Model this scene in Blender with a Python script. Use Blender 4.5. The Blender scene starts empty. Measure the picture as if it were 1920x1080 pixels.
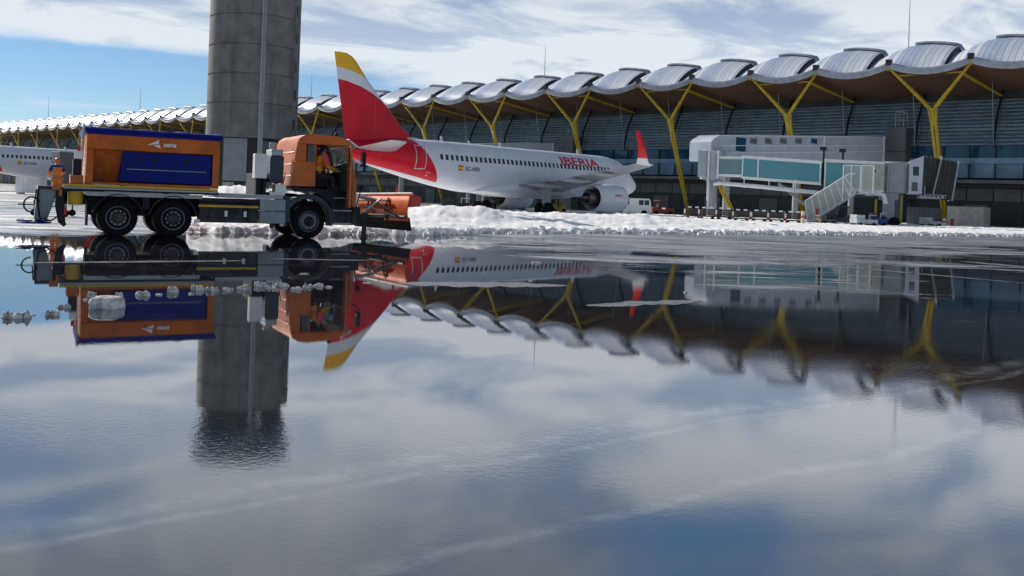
import bpy, bmesh, math, random
from mathutils import Vector, Matrix, noise as mnoise
random.seed(7)
R = math.radians
SC = bpy.context.scene
COL = SC.collection

# ---------------------------------------------------------------- camera, sky, sun, exposure
F, H0, CX, CZ, ROLL = 1720.0, 372.0, 960.0, 1.42, R(2.1)
cr, sr = math.cos(ROLL), math.sin(ROLL)
IR, IU, CAMP = Vector((cr, 0, sr)), Vector((-sr, 0, cr)), Vector((0, 0, CZ))
cam = bpy.data.cameras.new('camera')
cam.sensor_width = 36.0
cam.lens = 36.0 * F / 1920.0
cam.shift_y = -(540.0 - H0) / 1920.0
cam.clip_start = 0.1
cam.clip_end = 6000
camo = bpy.data.objects.new('camera', cam)
COL.objects.link(camo)
camo.matrix_world = Matrix(((cr, -sr, 0, 0), (0, 0, -1, 0), (sr, cr, 0, CZ), (0, 0, 0, 1)))
SC.camera = camo

SUN_DIR = Vector((-0.76, 0.65, 0.58)).normalized()      # towards the sun: behind the scene, to the left
SUN_EL = math.asin(SUN_DIR.z)
world = bpy.data.worlds.new('World')
SC.world = world
world.use_nodes = True
sun = bpy.data.lights.new('sun', 'SUN')
sun.energy = 5.0
sun.angle = R(0.5)
sun.color = (1.0, 0.93, 0.84)
suno = bpy.data.objects.new('sun', sun)
suno.rotation_euler = SUN_DIR.to_track_quat('Z', 'Y').to_euler()
suno.location = (-60, 40, 60)
COL.objects.link(suno)
SC.view_settings.view_transform = 'Standard'
SC.view_settings.look = 'None'
SC.view_settings.exposure = 0.0
SC.view_settings.gamma = 1.0


def build_world():
    nt = world.node_tree
    nt.nodes.clear()
    N = nt.nodes.new
    L = nt.links.new

    def math_(op, a, b=None, c=None):
        n = N('ShaderNodeMath'); n.operation = op
        for i, v in enumerate((a, b, c)):
            if v is None: continue
            if isinstance(v, (int, float)): n.inputs[i].default_value = v
            else: L(v, n.inputs[i])
        return n.outputs[0]

    def rng(v, a, b, c, d, smooth=True):
        n = N('ShaderNodeMapRange')
        n.interpolation_type = 'SMOOTHSTEP' if smooth else 'LINEAR'
        L(v, n.inputs[0])
        for i, x in enumerate((a, b, c, d)): n.inputs[i + 1].default_value = x
        return n.outputs[0]
    sky = N('ShaderNodeTexSky')
    sky.sky_type = 'NISHITA'
    sky.sun_disc = False
    sky.sun_elevation = SUN_EL
    sky.sun_rotation = math.atan2(SUN_DIR.x, SUN_DIR.y)
    sky.altitude = 600
    sky.dust_density = 0.0
    sky.ozone_density = 3.0
    tc = N('ShaderNodeTexCoord')
    sep = N('ShaderNodeSeparateXYZ')
    L(tc.outputs['Generated'], sep.inputs[0])
    x, y, z = sep.outputs
    den = math_('ADD', math_('MAXIMUM', z, 0.0), 0.10)
    u = math_('DIVIDE', x, den)
    v = math_('DIVIDE', y, den)
    comb = N('ShaderNodeCombineXYZ')
    L(math_('ADD', math_('MULTIPLY', u, 0.75), math_('MULTIPLY', v, 0.12)), comb.inputs[0])
    L(math_('SUBTRACT', math_('MULTIPLY', v, 1.0), math_('MULTIPLY', u, 0.35)), comb.inputs[1])
    n1 = N('ShaderNodeTexNoise')
    n1.inputs['Scale'].default_value = 0.62
    n1.inputs['Detail'].default_value = 9
    n1.inputs['Roughness'].default_value = 0.56
    n1.inputs['Distortion'].default_value = 0.5
    comb2 = N('ShaderNodeVectorMath'); comb2.operation = 'ADD'
    L(comb.outputs[0], comb2.inputs[0]); comb2.inputs[1].default_value = (12.3, 9.1, 1.0)
    L(comb2.outputs[0], n1.inputs['Vector'])
    n2 = N('ShaderNodeTexNoise')
    n2.inputs['Scale'].default_value = 1.7
    n2.inputs['Detail'].default_value = 6
    n2.inputs['Roughness'].default_value = 0.6
    n2.inputs['Distortion'].default_value = 0.6
    comb3 = N('ShaderNodeVectorMath'); comb3.operation = 'ADD'
    L(comb.outputs[0], comb3.inputs[0]); comb3.inputs[1].default_value = (11.2, 5.4, 3.0)
    L(comb3.outputs[0], n2.inputs['Vector'])
    # clouds thin out near the horizon on the left and break up high overhead
    low = rng(z, 0.09, 0.175, -0.20, 0.20)
    right = rng(x, -0.34, -0.02, 0.0, 0.16)
    high = rng(z, 0.20, 0.27, 0.0, -0.31)
    b = math_('ADD', math_('ADD', low, right), math_('MULTIPLY', high, rng(x, -0.05, 0.19, 0.35, 1.0)))
    cov = rng(math_('ADD', math_('ADD', n1.outputs[0], math_('MULTIPLY', math_('SUBTRACT', n2.outputs[0], 0.5), 0.22)), b), 0.40, 0.58, 0.0, 0.97)
    ccol = N('ShaderNodeMix'); ccol.data_type = 'RGBA'
    L(math_('MINIMUM', math_('ADD', rng(n2.outputs[0], 0.36, 0.62, 0.0, 1.0), rng(z, 0.12, 0.24, 0.42, 0.0)), 1.0), ccol.inputs[0])
    ccol.inputs[6].default_value = (0.38, 0.50, 0.72, 1)
    ccol.inputs[7].default_value = (0.90, 0.96, 1.02, 1)
    bg1 = N('ShaderNodeBackground'); bg1.inputs[1].default_value = 0.083
    tint = N('ShaderNodeMix'); tint.data_type = 'RGBA'; tint.blend_type = 'MULTIPLY'; tint.inputs[0].default_value = 1.0
    L(sky.outputs[0], tint.inputs[6]); tint.inputs[7].default_value = (0.80, 0.93, 1.06, 1)
    L(tint.outputs[2], bg1.inputs[0])
    bg2 = N('ShaderNodeBackground'); bg2.inputs[1].default_value = 0.86
    L(ccol.outputs[2], bg2.inputs[0])
    mx = N('ShaderNodeMixShader')
    L(math_('MULTIPLY', rng(z, 0.17, 0.40, 0.87, 0.34), 1.0), bg2.inputs[1])
    L(cov, mx.inputs[0]); L(bg1.outputs[0], mx.inputs[1]); L(bg2.outputs[0], mx.inputs[2])
    out = N('ShaderNodeOutputWorld')
    L(mx.outputs[0], out.inputs[0])


build_world()


# ---------------------------------------------------------------- helpers
def ray(px, py):
    return Vector((0, 1, 0)) + IR * ((px - CX) / F) + IU * ((H0 - py) / F)


def at(px, py, d):
    return CAMP + ray(px, py) * d


def gnd(px, py):
    r = ray(px, py)
    return CAMP + r * (-CZ / r.z)


class NT:
    """tiny wrapper to write node trees"""
    def __init__(self, name):
        self.m = bpy.data.materials.new(name)
        self.m.use_nodes = True
        self.t = self.m.node_tree
        self.b = self.t.nodes['Principled BSDF']
        self._tc = None

    def n(self, kind, **kw):
        nd = self.t.nodes.new('ShaderNode' + kind)
        for k, v in kw.items(): setattr(nd, k, v)
        return nd

    def l(self, a, b): self.t.links.new(a, b)

    @property
    def tc(self):
        if not self._tc: self._tc = self.n('TexCoord')
        return self._tc

    def obj(self): return self.tc.outputs['Object']

    def sc(self, v, i):
        if isinstance(v, (int, float)): i.default_value = v
        else: self.l(v, i)

    def math(self, op, a, b=None, clamp=False):
        nd = self.n('Math', operation=op, use_clamp=clamp)
        self.sc(a, nd.inputs[0])
        if b is not None: self.sc(b, nd.inputs[1])
        return nd.outputs[0]

    def xyz(self, v):
        nd = self.n('SeparateXYZ'); self.l(v, nd.inputs[0]); return nd.outputs

    def rng(self, v, a, b, c, d, smooth=True):
        nd = self.n('MapRange', interpolation_type='SMOOTHSTEP' if smooth else 'LINEAR')
        self.l(v, nd.inputs[0])
        for i, x in enumerate((a, b, c, d)): nd.inputs[i + 1].default_value = x
        return nd.outputs[0]

    def noise(self, scale, detail=4, rough=0.55, vec=None, stretch=None, dist=0.0):
        nd = self.n('TexNoise')
        nd.inputs['Scale'].default_value = scale
        nd.inputs['Detail'].default_value = detail
        nd.inputs['Roughness'].default_value = rough
        nd.inputs['Distortion'].default_value = dist
        vec = vec or self.obj()
        if stretch:
            mp = self.n('Mapping'); mp.inputs['Scale'].default_value = stretch
            self.l(vec, mp.inputs[0]); vec = mp.outputs[0]
        self.l(vec, nd.inputs['Vector'])
        return nd.outputs[0]

    def mix(self, f, a, b):
        nd = self.n('Mix', data_type='RGBA')
        self.sc(f, nd.inputs[0])
        for v, i in ((a, 6), (b, 7)):
            if isinstance(v, tuple): nd.inputs[i].default_value = (*v[:3], 1)
            else: self.l(v, nd.inputs[i])
        return nd.outputs[2]

    def bump(self, h, strength=0.3, dist=0.01):
        nd = self.n('Bump')
        nd.inputs['Strength'].default_value = strength
        nd.inputs['Distance'].default_value = dist
        self.l(h, nd.inputs['Height'])
        self.l(nd.outputs[0], self.b.inputs['Normal'])


def mat(name, c, rough=0.5, metal=0.0, var=0.18, scale=3.0, bump=0.0, bscale=30, stretch=None, spec=0.5, coat=0.0, c2=None, grime=None):
    k = NT(name)
    nz = k.noise(scale, 5, 0.6, stretch=stretch)
    f = k.rng(nz, 0.3, 0.7, 0, 1)
    d = tuple(v * (1 - var) for v in c)
    e = c2 if c2 else tuple(min(1, v * (1 + var * 0.6)) for v in c)
    col = k.mix(f, d, e)
    if grime:
        gz_ = k.xyz(k.obj())[2]
        gn = k.noise(2.4, 6, 0.7, stretch=(1.0, 1.0, 0.35))
        gf = k.math('MULTIPLY', k.rng(gn, 0.36, 0.68, 0.0, 1.0), k.rng(gz_, grime[0], grime[1], grime[2], grime[3]))
        col = k.mix(gf, col, (0.16, 0.145, 0.13))
    k.l(col, k.b.inputs['Base Color'])
    k.l(k.rng(nz, 0.2, 0.8, max(0.02, rough - 0.08), min(1, rough + 0.08)), k.b.inputs['Roughness'])
    k.b.inputs['Metallic'].default_value = metal
    k.b.inputs['Specular IOR Level'].default_value = spec
    k.b.inputs['Coat Weight'].default_value = coat
    k.b.inputs['Coat Roughness'].default_value = 0.12
    if bump: k.bump(k.noise(bscale, 4), bump, 0.02)
    return k.m


class MB:
    def __init__(self): self.v, self.f, self.mi = [], [], []

    def add(self, vs, fs, mi=0):
        o = len(self.v)
        self.v += [tuple(p) for p in vs]
        for q in fs:
            self.f.append([i + o for i in q]); self.mi.append(mi)
        return self

    def box(self, x0, x1, y0, y1, z0, z1, mi=0):
        vs = [(x, y, z) for z in (z0, z1) for y in (y0, y1) for x in (x0, x1)]
        return self.add(vs, [(0, 2, 3, 1), (4, 5, 7, 6), (0, 1, 5, 4), (2, 6, 7, 3), (0, 4, 6, 2), (1, 3, 7, 5)], mi)

    def prism(self, poly, a0, a1, axis='y', mi=0):
        n = len(poly)
        def mk(p, a):
            return (p[0], a, p[1]) if axis == 'y' else ((a, p[0], p[1]) if axis == 'x' else (p[0], p[1], a))
        vs = [mk(p, a0) for p in poly] + [mk(p, a1) for p in poly]
        fs = [tuple(range(n)), tuple(range(2 * n - 1, n - 1, -1))]
        fs += [(i, i + n, (i + 1) % n + n, (i + 1) % n) for i in range(n)]
        return self.add(vs, fs, mi)

    def tube(self, pts, r, n=8, mi=0, cap=True):
        pts = [Vector(p) for p in pts]
        rs = r if isinstance(r, (list, tuple)) else [r] * len(pts)
        rings = []
        prev = None
        for i, p in enumerate(pts):
            t = (pts[min(i + 1, len(pts) - 1)] - pts[max(i - 1, 0)]).normalized()
            a = Vector((0, 0, 1)) if abs(t.z) < 0.93 else Vector((1, 0, 0))
            if prev is not None:
                a = prev
            e1 = (a - t * a.dot(t)).normalized()
            prev = e1
            e2 = t.cross(e1)
            rings.append([p + (e1 * math.cos(2 * math.pi * k / n) + e2 * math.sin(2 * math.pi * k / n)) * rs[i] for k in range(n)])
        return self.loft(rings, cap, mi)

    def loft(self, rings, cap=True, mi=0, closed=True):
        n = len(rings[0])
        vs = [p for q in rings for p in q]
        fs = []
        m = n if closed else n - 1
        for i in range(len(rings) - 1):
            for k in range(m):
                fs.append((i * n + k, i * n + (k + 1) % n, (i + 1) * n + (k + 1) % n, (i + 1) * n + k))
        if cap:
            fs.append(tuple(range(n - 1, -1, -1)))
            fs.append(tuple(range((len(rings) - 1) * n, len(rings) * n)))
        return self.add(vs, fs, mi)

    def lathe(self, prof, c=(0, 0, 0), axis='x', n=24, mi=0, cap=True):
        rings = []
        for a, r in prof:
            q = []
            for k in range(n):
                t = 2 * math.pi * k / n
                p, s = r * math.cos(t), r * math.sin(t)
                q.append({'x': (c[0] + a, c[1] + p, c[2] + s), 'y': (c[0] + p, c[1] + a, c[2] - s), 'z': (c[0] + p, c[1] + s, c[2] + a)}[axis])
            rings.append(q)
        return self.loft(rings, cap, mi)

    def ball(self, c, r, n=10, mi=0):
        prof = [(-math.cos(math.pi * i / n) * r, max(1e-4, math.sin(math.pi * i / n) * r)) for i in range(n + 1)]
        return self.lathe(prof, c, 'z', n + 2, mi)

    def xform(self, M):
        self.v = [tuple(M @ Vector(p)) for p in self.v]
        return self

    def build(self, name, mats, parent=None, smooth=None, bevel=0.0, fix=True):
        me = bpy.data.meshes.new(name)
        me.from_pydata(self.v, [], self.f)
        if not isinstance(mats, (list, tuple)): mats = [mats]
        for m in mats: me.materials.append(m)
        me.polygons.foreach_set('material_index', self.mi)
        if fix:
            bm = bmesh.new(); bm.from_mesh(me)
            bmesh.ops.recalc_face_normals(bm, faces=bm.faces)
            bm.to_mesh(me); bm.free()
        if smooth is not None:
            me.polygons.foreach_set('use_smooth', [True] * len(me.polygons))
            me.set_sharp_from_angle(angle=R(smooth))
        me.update()
        o = bpy.data.objects.new(name, me)
        COL.objects.link(o)
        if parent: o.parent = parent
        if bevel:
            b = o.modifiers.new('bevel', 'BEVEL'); b.width = bevel; b.segments = 2; b.limit_method = 'ANGLE'; b.angle_limit = R(40)
        return o


def empty(name, loc=(0, 0, 0), rz=0.0):
    o = bpy.data.objects.new(name, None)
    COL.objects.link(o)
    o.location = loc
    o.rotation_euler = (0, 0, rz)
    o.empty_display_size = 0.5
    return o


def tag(o, label=None, cat=None, group=None, kind=None):
    for k, v in (('label', label), ('category', cat), ('group', group), ('kind', kind)):
        if v: o[k] = v
    return o


def copy_tree(o, parent=None):
    c = o.copy()
    COL.objects.link(c)
    c.parent = parent
    for ch in list(o.children): copy_tree(ch, c)
    return c


def text_mb(body, width=None, height=None, bold=0.0, slant=0.0):
    """flat letter outlines as a mesh builder: x right, y up, lower left at 0,0"""
    cu = bpy.data.curves.new('text', 'FONT')
    cu.body = body; cu.size = 1.0; cu.offset = bold; cu.shear = slant; cu.resolution_u = 3
    ob = bpy.data.objects.new('text', cu)
    COL.objects.link(ob)
    dg = bpy.context.evaluated_depsgraph_get()
    me = bpy.data.meshes.new_from_object(ob.evaluated_get(dg))
    vs = [v.co.copy() for v in me.vertices]
    fs = [tuple(p.vertices) for p in me.polygons]
    bpy.data.objects.remove(ob); bpy.data.curves.remove(cu); bpy.data.meshes.remove(me)
    x0 = min(v.x for v in vs); x1 = max(v.x for v in vs); y0 = min(v.y for v in vs); y1 = max(v.y for v in vs)
    sx = width / (x1 - x0) if width else None
    sy = height / (y1 - y0) if height else sx
    if sx is None: sx = sy
    mb = MB()
    mb.add([((v.x - x0) * sx, (v.y - y0) * sy, 0) for v in vs], fs)
    return mb


def skin(name, chains, m, parent=None, sub=1):
    """one continuous skinned surface from joint chains: {joint: (xyz, radius)}, [(a, b), ...], root"""
    joints, edges, root = chains
    bm = bmesh.new()
    ly = bm.verts.layers.skin.verify()
    d = {}
    for k, (p, r) in joints.items():
        v = bm.verts.new(p)
        rr = r if isinstance(r, tuple) else (r, r)
        v[ly].radius = rr
        v[ly].use_root = (k == root)
        d[k] = v
    for a, b in edges: bm.edges.new((d[a], d[b]))
    me = bpy.data.meshes.new(name); bm.to_mesh(me); bm.free()
    ob = bpy.data.objects.new(name, me); COL.objects.link(ob)
    s = ob.modifiers.new('skin', 'SKIN'); s.use_smooth_shade = True
    u = ob.modifiers.new('sub', 'SUBSURF'); u.levels = sub; u.render_levels = sub
    dg = bpy.context.evaluated_depsgraph_get()
    m2 = bpy.data.meshes.new_from_object(ob.evaluated_get(dg))
    bpy.data.objects.remove(ob)
    m2.materials.clear(); m2.materials.append(m)
    m2.polygons.foreach_set('use_smooth', [True] * len(m2.polygons))
    o = bpy.data.objects.new(name, m2); COL.objects.link(o)
    if parent: o.parent = parent
    return o


def fbm(x, y, z=0.0, o=4):
    return mnoise.fractal(Vector((x, y, z)), 0.9, 2.0, o)


# ---------------------------------------------------------------- materials
def ground_mat():
    k = NT('wet_asphalt')
    P = k.n('NewGeometry').outputs['Position']
    x, y, z = k.xyz(P)
    # distance in front of the snow edge (line from (-3.2,33) along (.757,.653))
    q = k.math('SUBTRACT', k.math('MULTIPLY', k.math('ADD', x, 3.2), 0.653), k.math('MULTIPLY', k.math('SUBTRACT', y, 33.0), 0.757))
    streak = k.noise(0.35, 6, 0.62, P, stretch=(0.42, 1.0, 1.0), dist=0.6)
    fine = k.noise(1.7, 6, 0.68, P, stretch=(0.22, 1.0, 1.0), dist=0.5)
    dq = k.rng(q, 2.0, 30.0, 0.31, -0.35, False)
    dx = k.rng(x, -6.0, 5.0, -0.52, 0.0, False)
    left = k.math('MULTIPLY', k.rng(y, 23.0, 27.5, 0.0, 0.70), k.rng(x, -9.0, -12.0, 0.0, 1.0))
    s = k.math('ADD', k.math('ADD', k.math('ADD', streak, k.math('MULTIPLY', k.math('SUBTRACT', fine, 0.5), 0.75)), k.math('ADD', dq, dx)), left)
    dry = k.rng(s, 0.50, 0.60, 0.0, 1.0)
    ag = k.noise(26.0, 5, 0.7, P)
    patch = k.noise(0.5, 5, 0.6, P)
    wet_c = k.mix(k.rng(patch, 0.3, 0.7, 0, 1), (0.007, 0.009, 0.013), (0.018, 0.021, 0.028))
    # long pale drying marks and tyre tracks that stay on the asphalt
    track = k.noise(0.16, 4, 0.5, P, stretch=(0.25, 1.6, 1.0), dist=0.8)
    wet_c = k.mix(k.rng(track, 0.52, 0.66, 0.0, 0.5), wet_c, (0.045, 0.048, 0.054))
    wob = k.math('MULTIPLY', k.math('SUBTRACT', k.noise(0.6, 3, 0.5, P), 0.5), 0.5)
    ln = k.math('ADD', k.math('SUBTRACT', k.math('MULTIPLY', y, 0.807), k.math('MULTIPLY', x, 0.590)), wob)
    tm = None
    for c0, wd in ((4.22, 0.17), (4.0, 0.08), (3.05, 0.10)):
        g = k.rng(k.math('ABSOLUTE', k.math('SUBTRACT', ln, c0)), 0.0, wd, 1.0, 0.0)
        tm = g if tm is None else k.math('MAXIMUM', tm, g)
    tm = k.math('MULTIPLY', tm, k.rng(k.noise(5.0, 5, 0.7, P), 0.35, 0.65, 0.05, 0.75))
    wet_c = k.mix(tm, wet_c, (0.20, 0.21, 0.225))
    dry_c = k.mix(k.rng(ag, 0.3, 0.7, 0, 1), (0.13, 0.127, 0.122), (0.26, 0.252, 0.24))
    band = k.noise(1.1, 6, 0.7, P, stretch=(0.12, 1.0, 1.0), dist=0.3)
    dry_c = k.mix(k.rng(band, 0.40, 0.62, 0.75, 0.0), dry_c, (0.055, 0.056, 0.058))
    k.l(k.mix(dry, wet_c, dry_c), k.b.inputs['Base Color'])
    r_wet = k.math('ADD', k.rng(patch, 0.35, 0.75, 0.004, 0.022), k.rng(y, 3.2, 7.0, 0.045, 0.0))
    nd = k.n('Mix', data_type='FLOAT'); k.l(dry, nd.inputs[0]); k.l(r_wet, nd.inputs[2]); k.l(k.rng(band, 0.38, 0.60, 0.16, 0.45), nd.inputs[3])
    k.l(nd.outputs[0], k.b.inputs['Roughness'])
    k.b.inputs['IOR'].default_value = 6.8
    # wind ripple in patches, stronger close to the camera
    rip = k.noise(20.0, 3, 0.55, P, dist=0.5)
    rip2 = k.noise(70.0, 2, 0.6, P)
    wind = k.noise(0.42, 3, 0.5, P, stretch=(0.5, 1.2, 1.0))
    amp = k.math('MULTIPLY', k.rng(wind, 0.36, 0.68, 0.22, 1.0), k.math('MAXIMUM', k.math('ADD', k.rng(y, 5.0, 8.0, 0.6, 0.16), k.math('MULTIPLY', k.rng(k.math('ABSOLUTE', k.math('SUBTRACT', y, 5.2)), 0.1, 1.0, 1.3, 0.0), k.rng(x, 0.2, 1.6, 1.0, 0.0))), k.math('MULTIPLY', k.rng(x, -0.5, 4.0, 0.1, 1.25), k.rng(y, 8.5, 13.0, 1.0, 0.45))))
    h = k.math('MULTIPLY', k.math('ADD', rip, k.math('MULTIPLY', rip2, 0.22)), amp)
    hd = k.math('ADD', k.math('MULTIPLY', h, 0.00062), k.math('MULTIPLY', k.math('MULTIPLY', ag, dry), 0.006))
    k.bump(hd, 1.0, 1.0)
    return k.m


def snow_mat():
    k = NT('snow')
    P = k.n('NewGeometry').outputs['Position']
    a = k.noise(1.2, 6, 0.6, P)
    b = k.noise(0.35, 4, 0.5, P)
    grit = k.noise(9.0, 5, 0.75, P)
    z = k.xyz(P)[2]
    c = k.mix(k.rng(a, 0.3, 0.7, 0, 1), (0.90, 0.91, 0.925), (0.95, 0.955, 0.96))
    c = k.mix(k.math('MULTIPLY', k.rng(grit, 0.62, 0.76, 0, 0.6), k.rng(b, 0.46, 0.62, 0.15, 1.0)), c, (0.40, 0.39, 0.38))
    foot = k.math('MULTIPLY', k.rng(z, 0.05, 0.26, 1.0, 0.0), k.rng(k.noise(3.2, 5, 0.7, P), 0.42, 0.60, 0.0, 0.7))
    c = k.mix(foot, c, (0.22, 0.215, 0.21))
    k.l(c, k.b.inputs['Base Color'])
    k.b.inputs['Roughness'].default_value = 0.62
    k.b.inputs['Specular IOR Level'].default_value = 0.3
    k.bump(k.noise(5.0, 6, 0.65, P), 0.6, 0.07)
    return k.m


def ice_mat():
    k = NT('slush_ice')
    a = k.noise(9, 6, 0.7)
    k.l(k.mix(k.rng(a, 0.32, 0.66, 0, 1), (0.26, 0.255, 0.25), (0.86, 0.87, 0.88)), k.b.inputs['Base Color'])
    k.b.inputs['Roughness'].default_value = 0.75
    k.b.inputs['Specular IOR Level'].default_value = 0.2
    k.b.inputs['Subsurface Weight'].default_value = 0.15
    k.b.inputs['Subsurface Radius'].default_value = (0.03, 0.035, 0.04)
    k.bump(k.noise(30, 5, 0.75), 0.9, 0.03)
    return k.m


def concrete_mat():
    k = NT('tower_concrete')
    o = k.obj()
    a = k.noise(0.5, 6, 0.6, o)
    st = k.noise(1.4, 5, 0.6, o, stretch=(1.0, 1.0, 0.06))
    c = k.mix(k.rng(a, 0.3, 0.7, 0, 1), (0.13, 0.135, 0.14), (0.21, 0.21, 0.205))
    c = k.mix(k.rng(st, 0.48, 0.7, 0, 0.55), c, (0.085, 0.088, 0.09))
    k.l(c, k.b.inputs['Base Color'])
    k.b.inputs['Roughness'].default_value = 0.8
    k.bump(k.noise(6, 5), 0.3, 0.05)
    return k.m


def roof_mat():
    k = NT('roof_sheet')
    o = k.obj()
    x, y, z = k.xyz(o)
    seam = k.math('ABSOLUTE', k.math('SUBTRACT', k.math('FRACT', k.math('MULTIPLY', x, 1.5)), 0.5))
    rib = k.rng(seam, 0.40, 0.5, 0.0, 1.0)
    wn = k.n('TexWhiteNoise', noise_dimensions='1D')
    k.l(k.math('FLOOR', k.math('MULTIPLY', x, 1.5)), wn.inputs['W'])
    panel = k.math('ADD', k.math('MULTIPLY', wn.outputs[0], 0.7), k.math('MULTIPLY', k.noise(0.8, 4, 0.6, o, stretch=(0.5, 0.3, 0.3)), 0.3))
    dirt = k.noise(0.7, 6, 0.65, o)
    c = k.mix(k.rng(panel, 0.2, 0.8, 0, 1), (0.44, 0.51, 0.66), (0.80, 0.83, 0.88))
    c = k.mix(k.rng(dirt, 0.58, 0.75, 0, 0.5), c, (0.76, 0.78, 0.81))
    c = k.mix(k.math('MULTIPLY', rib, 0.6), c, (0.12, 0.13, 0.15))
    k.l(c, k.b.inputs['Base Color'])
    k.b.inputs['Roughness'].default_value = 0.35
    k.b.inputs['Metallic'].default_value = 0.3
    k.bump(rib, 0.6, 0.05)
    return k.m


def soffit_mat():
    k = NT('bamboo_soffit')
    o = k.obj()
    x, y, z = k.xyz(o)
    strip = k.math('ABSOLUTE', k.math('SUBTRACT', k.math('FRACT', k.math('MULTIPLY', x, 4.0)), 0.5))
    a = k.noise(1.4, 4, 0.6, o, stretch=(4, 0.3, 0.3))
    c = k.mix(k.rng(a, 0.3, 0.7, 0, 1), (0.085, 0.042, 0.022), (0.15, 0.076, 0.040))
    c = k.mix(k.rng(strip, 0.42, 0.5, 0, 0.7), c, (0.05, 0.025, 0.015))
    k.l(c, k.b.inputs['Base Color'])
    k.b.inputs['Roughness'].default_value = 0.55
    return k.m


def fuselage_mat():
    """white paint; red rear fuselage and fin with white and yellow bands, all by the plane's own axes (x = 17 - s)"""
    k = NT('aircraft_livery')
    x, y, z = k.xyz(k.obj())
    s = k.math('SUBTRACT', 17.0, x)
    nz = k.noise(0.6, 5, 0.6)
    white = k.mix(k.rng(nz, 0.3, 0.7, 0, 1), (0.60, 0.64, 0.70), (0.68, 0.71, 0.76))
    red = k.mix(k.rng(nz, 0.3, 0.7, 0, 1), (0.52, 0.004, 0.022), (0.62, 0.006, 0.028))
    yel = (0.72, 0.40, 0.02)
    # fuselage boundary
    fb = k.math('ADD', 25.7, k.math('MULTIPLY', z, 0.74))
    infus = k.rng(k.math('SUBTRACT', s, fb), 0.0, 0.03, 0, 1, False)
    bel = k.math('SUBTRACT', z, k.math('ADD', 2.16, k.math('MULTIPLY', k.math('SUBTRACT', s, 26.0), 0.185)))
    infus = k.math('MULTIPLY', infus, k.rng(bel, 0.0, 0.03, 0, 1, False))  # white lower edge of the red paints in light bounced off the snow
    p = k.math('SUBTRACT', 37.0, s)
    p2 = k.math('MULTIPLY', p, p)
    wr = k.math('SUBTRACT', 9.78, k.math('MULTIPLY', p2, 0.0675))
    yw = k.math('SUBTRACT', 10.62, k.math('MULTIPLY', p2, 0.070))
    below_wr = k.rng(k.math('SUBTRACT', wr, z), 0.0, 0.03, 0, 1, False)
    above_yw = k.rng(k.math('SUBTRACT', z, yw), 0.0, 0.03, 0, 1, False)
    fin = k.mix(below_wr, k.mix(above_yw, white, yel), red)
    isfin = k.rng(z, 5.88, 5.92, 0, 1, False)
    c = k.mix(isfin, k.mix(infus, white, red), fin)
    # panel seams
    seam = k.math('ABSOLUTE', k.math('SUBTRACT', k.math('FRACT', k.math('MULTIPLY', s, 0.27)), 0.5))
    c = k.mix(k.rng(seam, 0.493, 0.5, 0, 0.25, False), c, (0.35, 0.36, 0.38))
    k.l(c, k.b.inputs['Base Color'])
    k.b.inputs['Roughness'].default_value = 0.35
    k.b.inputs['Specular IOR Level'].default_value = 0.25
    k.b.inputs['Coat Roughness'].default_value = 0.08
    return k.m


def mesh_panel_mat():
    k = NT('perforated_railing')
    k.b.inputs['Base Color'].default_value = (0.46, 0.50, 0.47, 1)
    k.b.inputs['Roughness'].default_value = 0.5
    x, y, z = k.xyz(k.obj())
    g = k.math('ADD', k.math('GREATER_THAN', k.math('FRACT', k.math('MULTIPLY', x, 14.0)), 0.66),
               k.math('GREATER_THAN', k.math('FRACT', k.math('MULTIPLY', z, 14.0)), 0.66), True)
    tr = k.n('BsdfTransparent')
    mx = k.n('MixShader')
    k.l(g, mx.inputs[0]); k.l(tr.outputs[0], mx.inputs[1]); k.l(k.b.outputs[0], mx.inputs[2])
    k.l(mx.outputs[0], k.t.nodes['Material Output'].inputs[0])
    return k.m


def glass_mat(name, c, alpha, rough=0.05):
    k = NT(name)
    nz = k.noise(0.8, 3)
    k.l(k.mix(nz, tuple(v * 0.8 for v in c), c), k.b.inputs['Base Color'])
    k.b.inputs['Roughness'].default_value = rough
    k.b.inputs['IOR'].default_value = 1.5
    if alpha < 1:
        tr = k.n('BsdfTransparent'); tr.inputs[0].default_value = (min(1, c[0] * 1.2 + 0.35), min(1, c[1] * 1.2 + 0.35), min(1, c[2] * 1.2 + 0.35), 1)
        mx = k.n('MixShader'); mx.inputs[0].default_value = alpha
        k.l(tr.outputs[0], mx.inputs[1]); k.l(k.b.outputs[0], mx.inputs[2])
        k.l(mx.outputs[0], k.t.nodes['Material Output'].inputs[0])
    return k.m


M = {}
M['ground'] = ground_mat()
M['snow'] = snow_mat()
M['ice'] = ice_mat()
M['slush'] = mat('grey_slush', (0.15, 0.155, 0.16), 0.3, var=0.3, scale=4, bump=0.4, bscale=25)
M['concrete'] = concrete_mat()
M['roof'] = roof_mat()
M['soffit'] = soffit_mat()
M['fascia'] = mat('fascia_metal', (0.34, 0.37, 0.43), 0.38, 0.4, 0.2, 1.2)
M['yellow'] = mat('yellow_steel', (0.44, 0.31, 0.012), 0.42, 0, 0.22, 1.5)
M['louvre'] = mat('louvre_metal', (0.31, 0.43, 0.53), 0.42, 0.2, 0.35, 0.9, stretch=(1, 1, 6))
M['dkglass'] = mat('facade_glass', (0.012, 0.07, 0.14), 0.08, 0, 0.4, 0.5)
M['blueglass'] = mat('pale_facade_glass', (0.17, 0.27, 0.40), 0.10, 0, 0.3, 0.4)
M['dark'] = mat('dark_metal', (0.020, 0.024, 0.030), 0.5, 0.2, 0.4, 3)
M['louvreback'] = mat('louvre_backing', (0.10, 0.135, 0.165), 0.3, 0, 0.4, 0.6)
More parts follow.
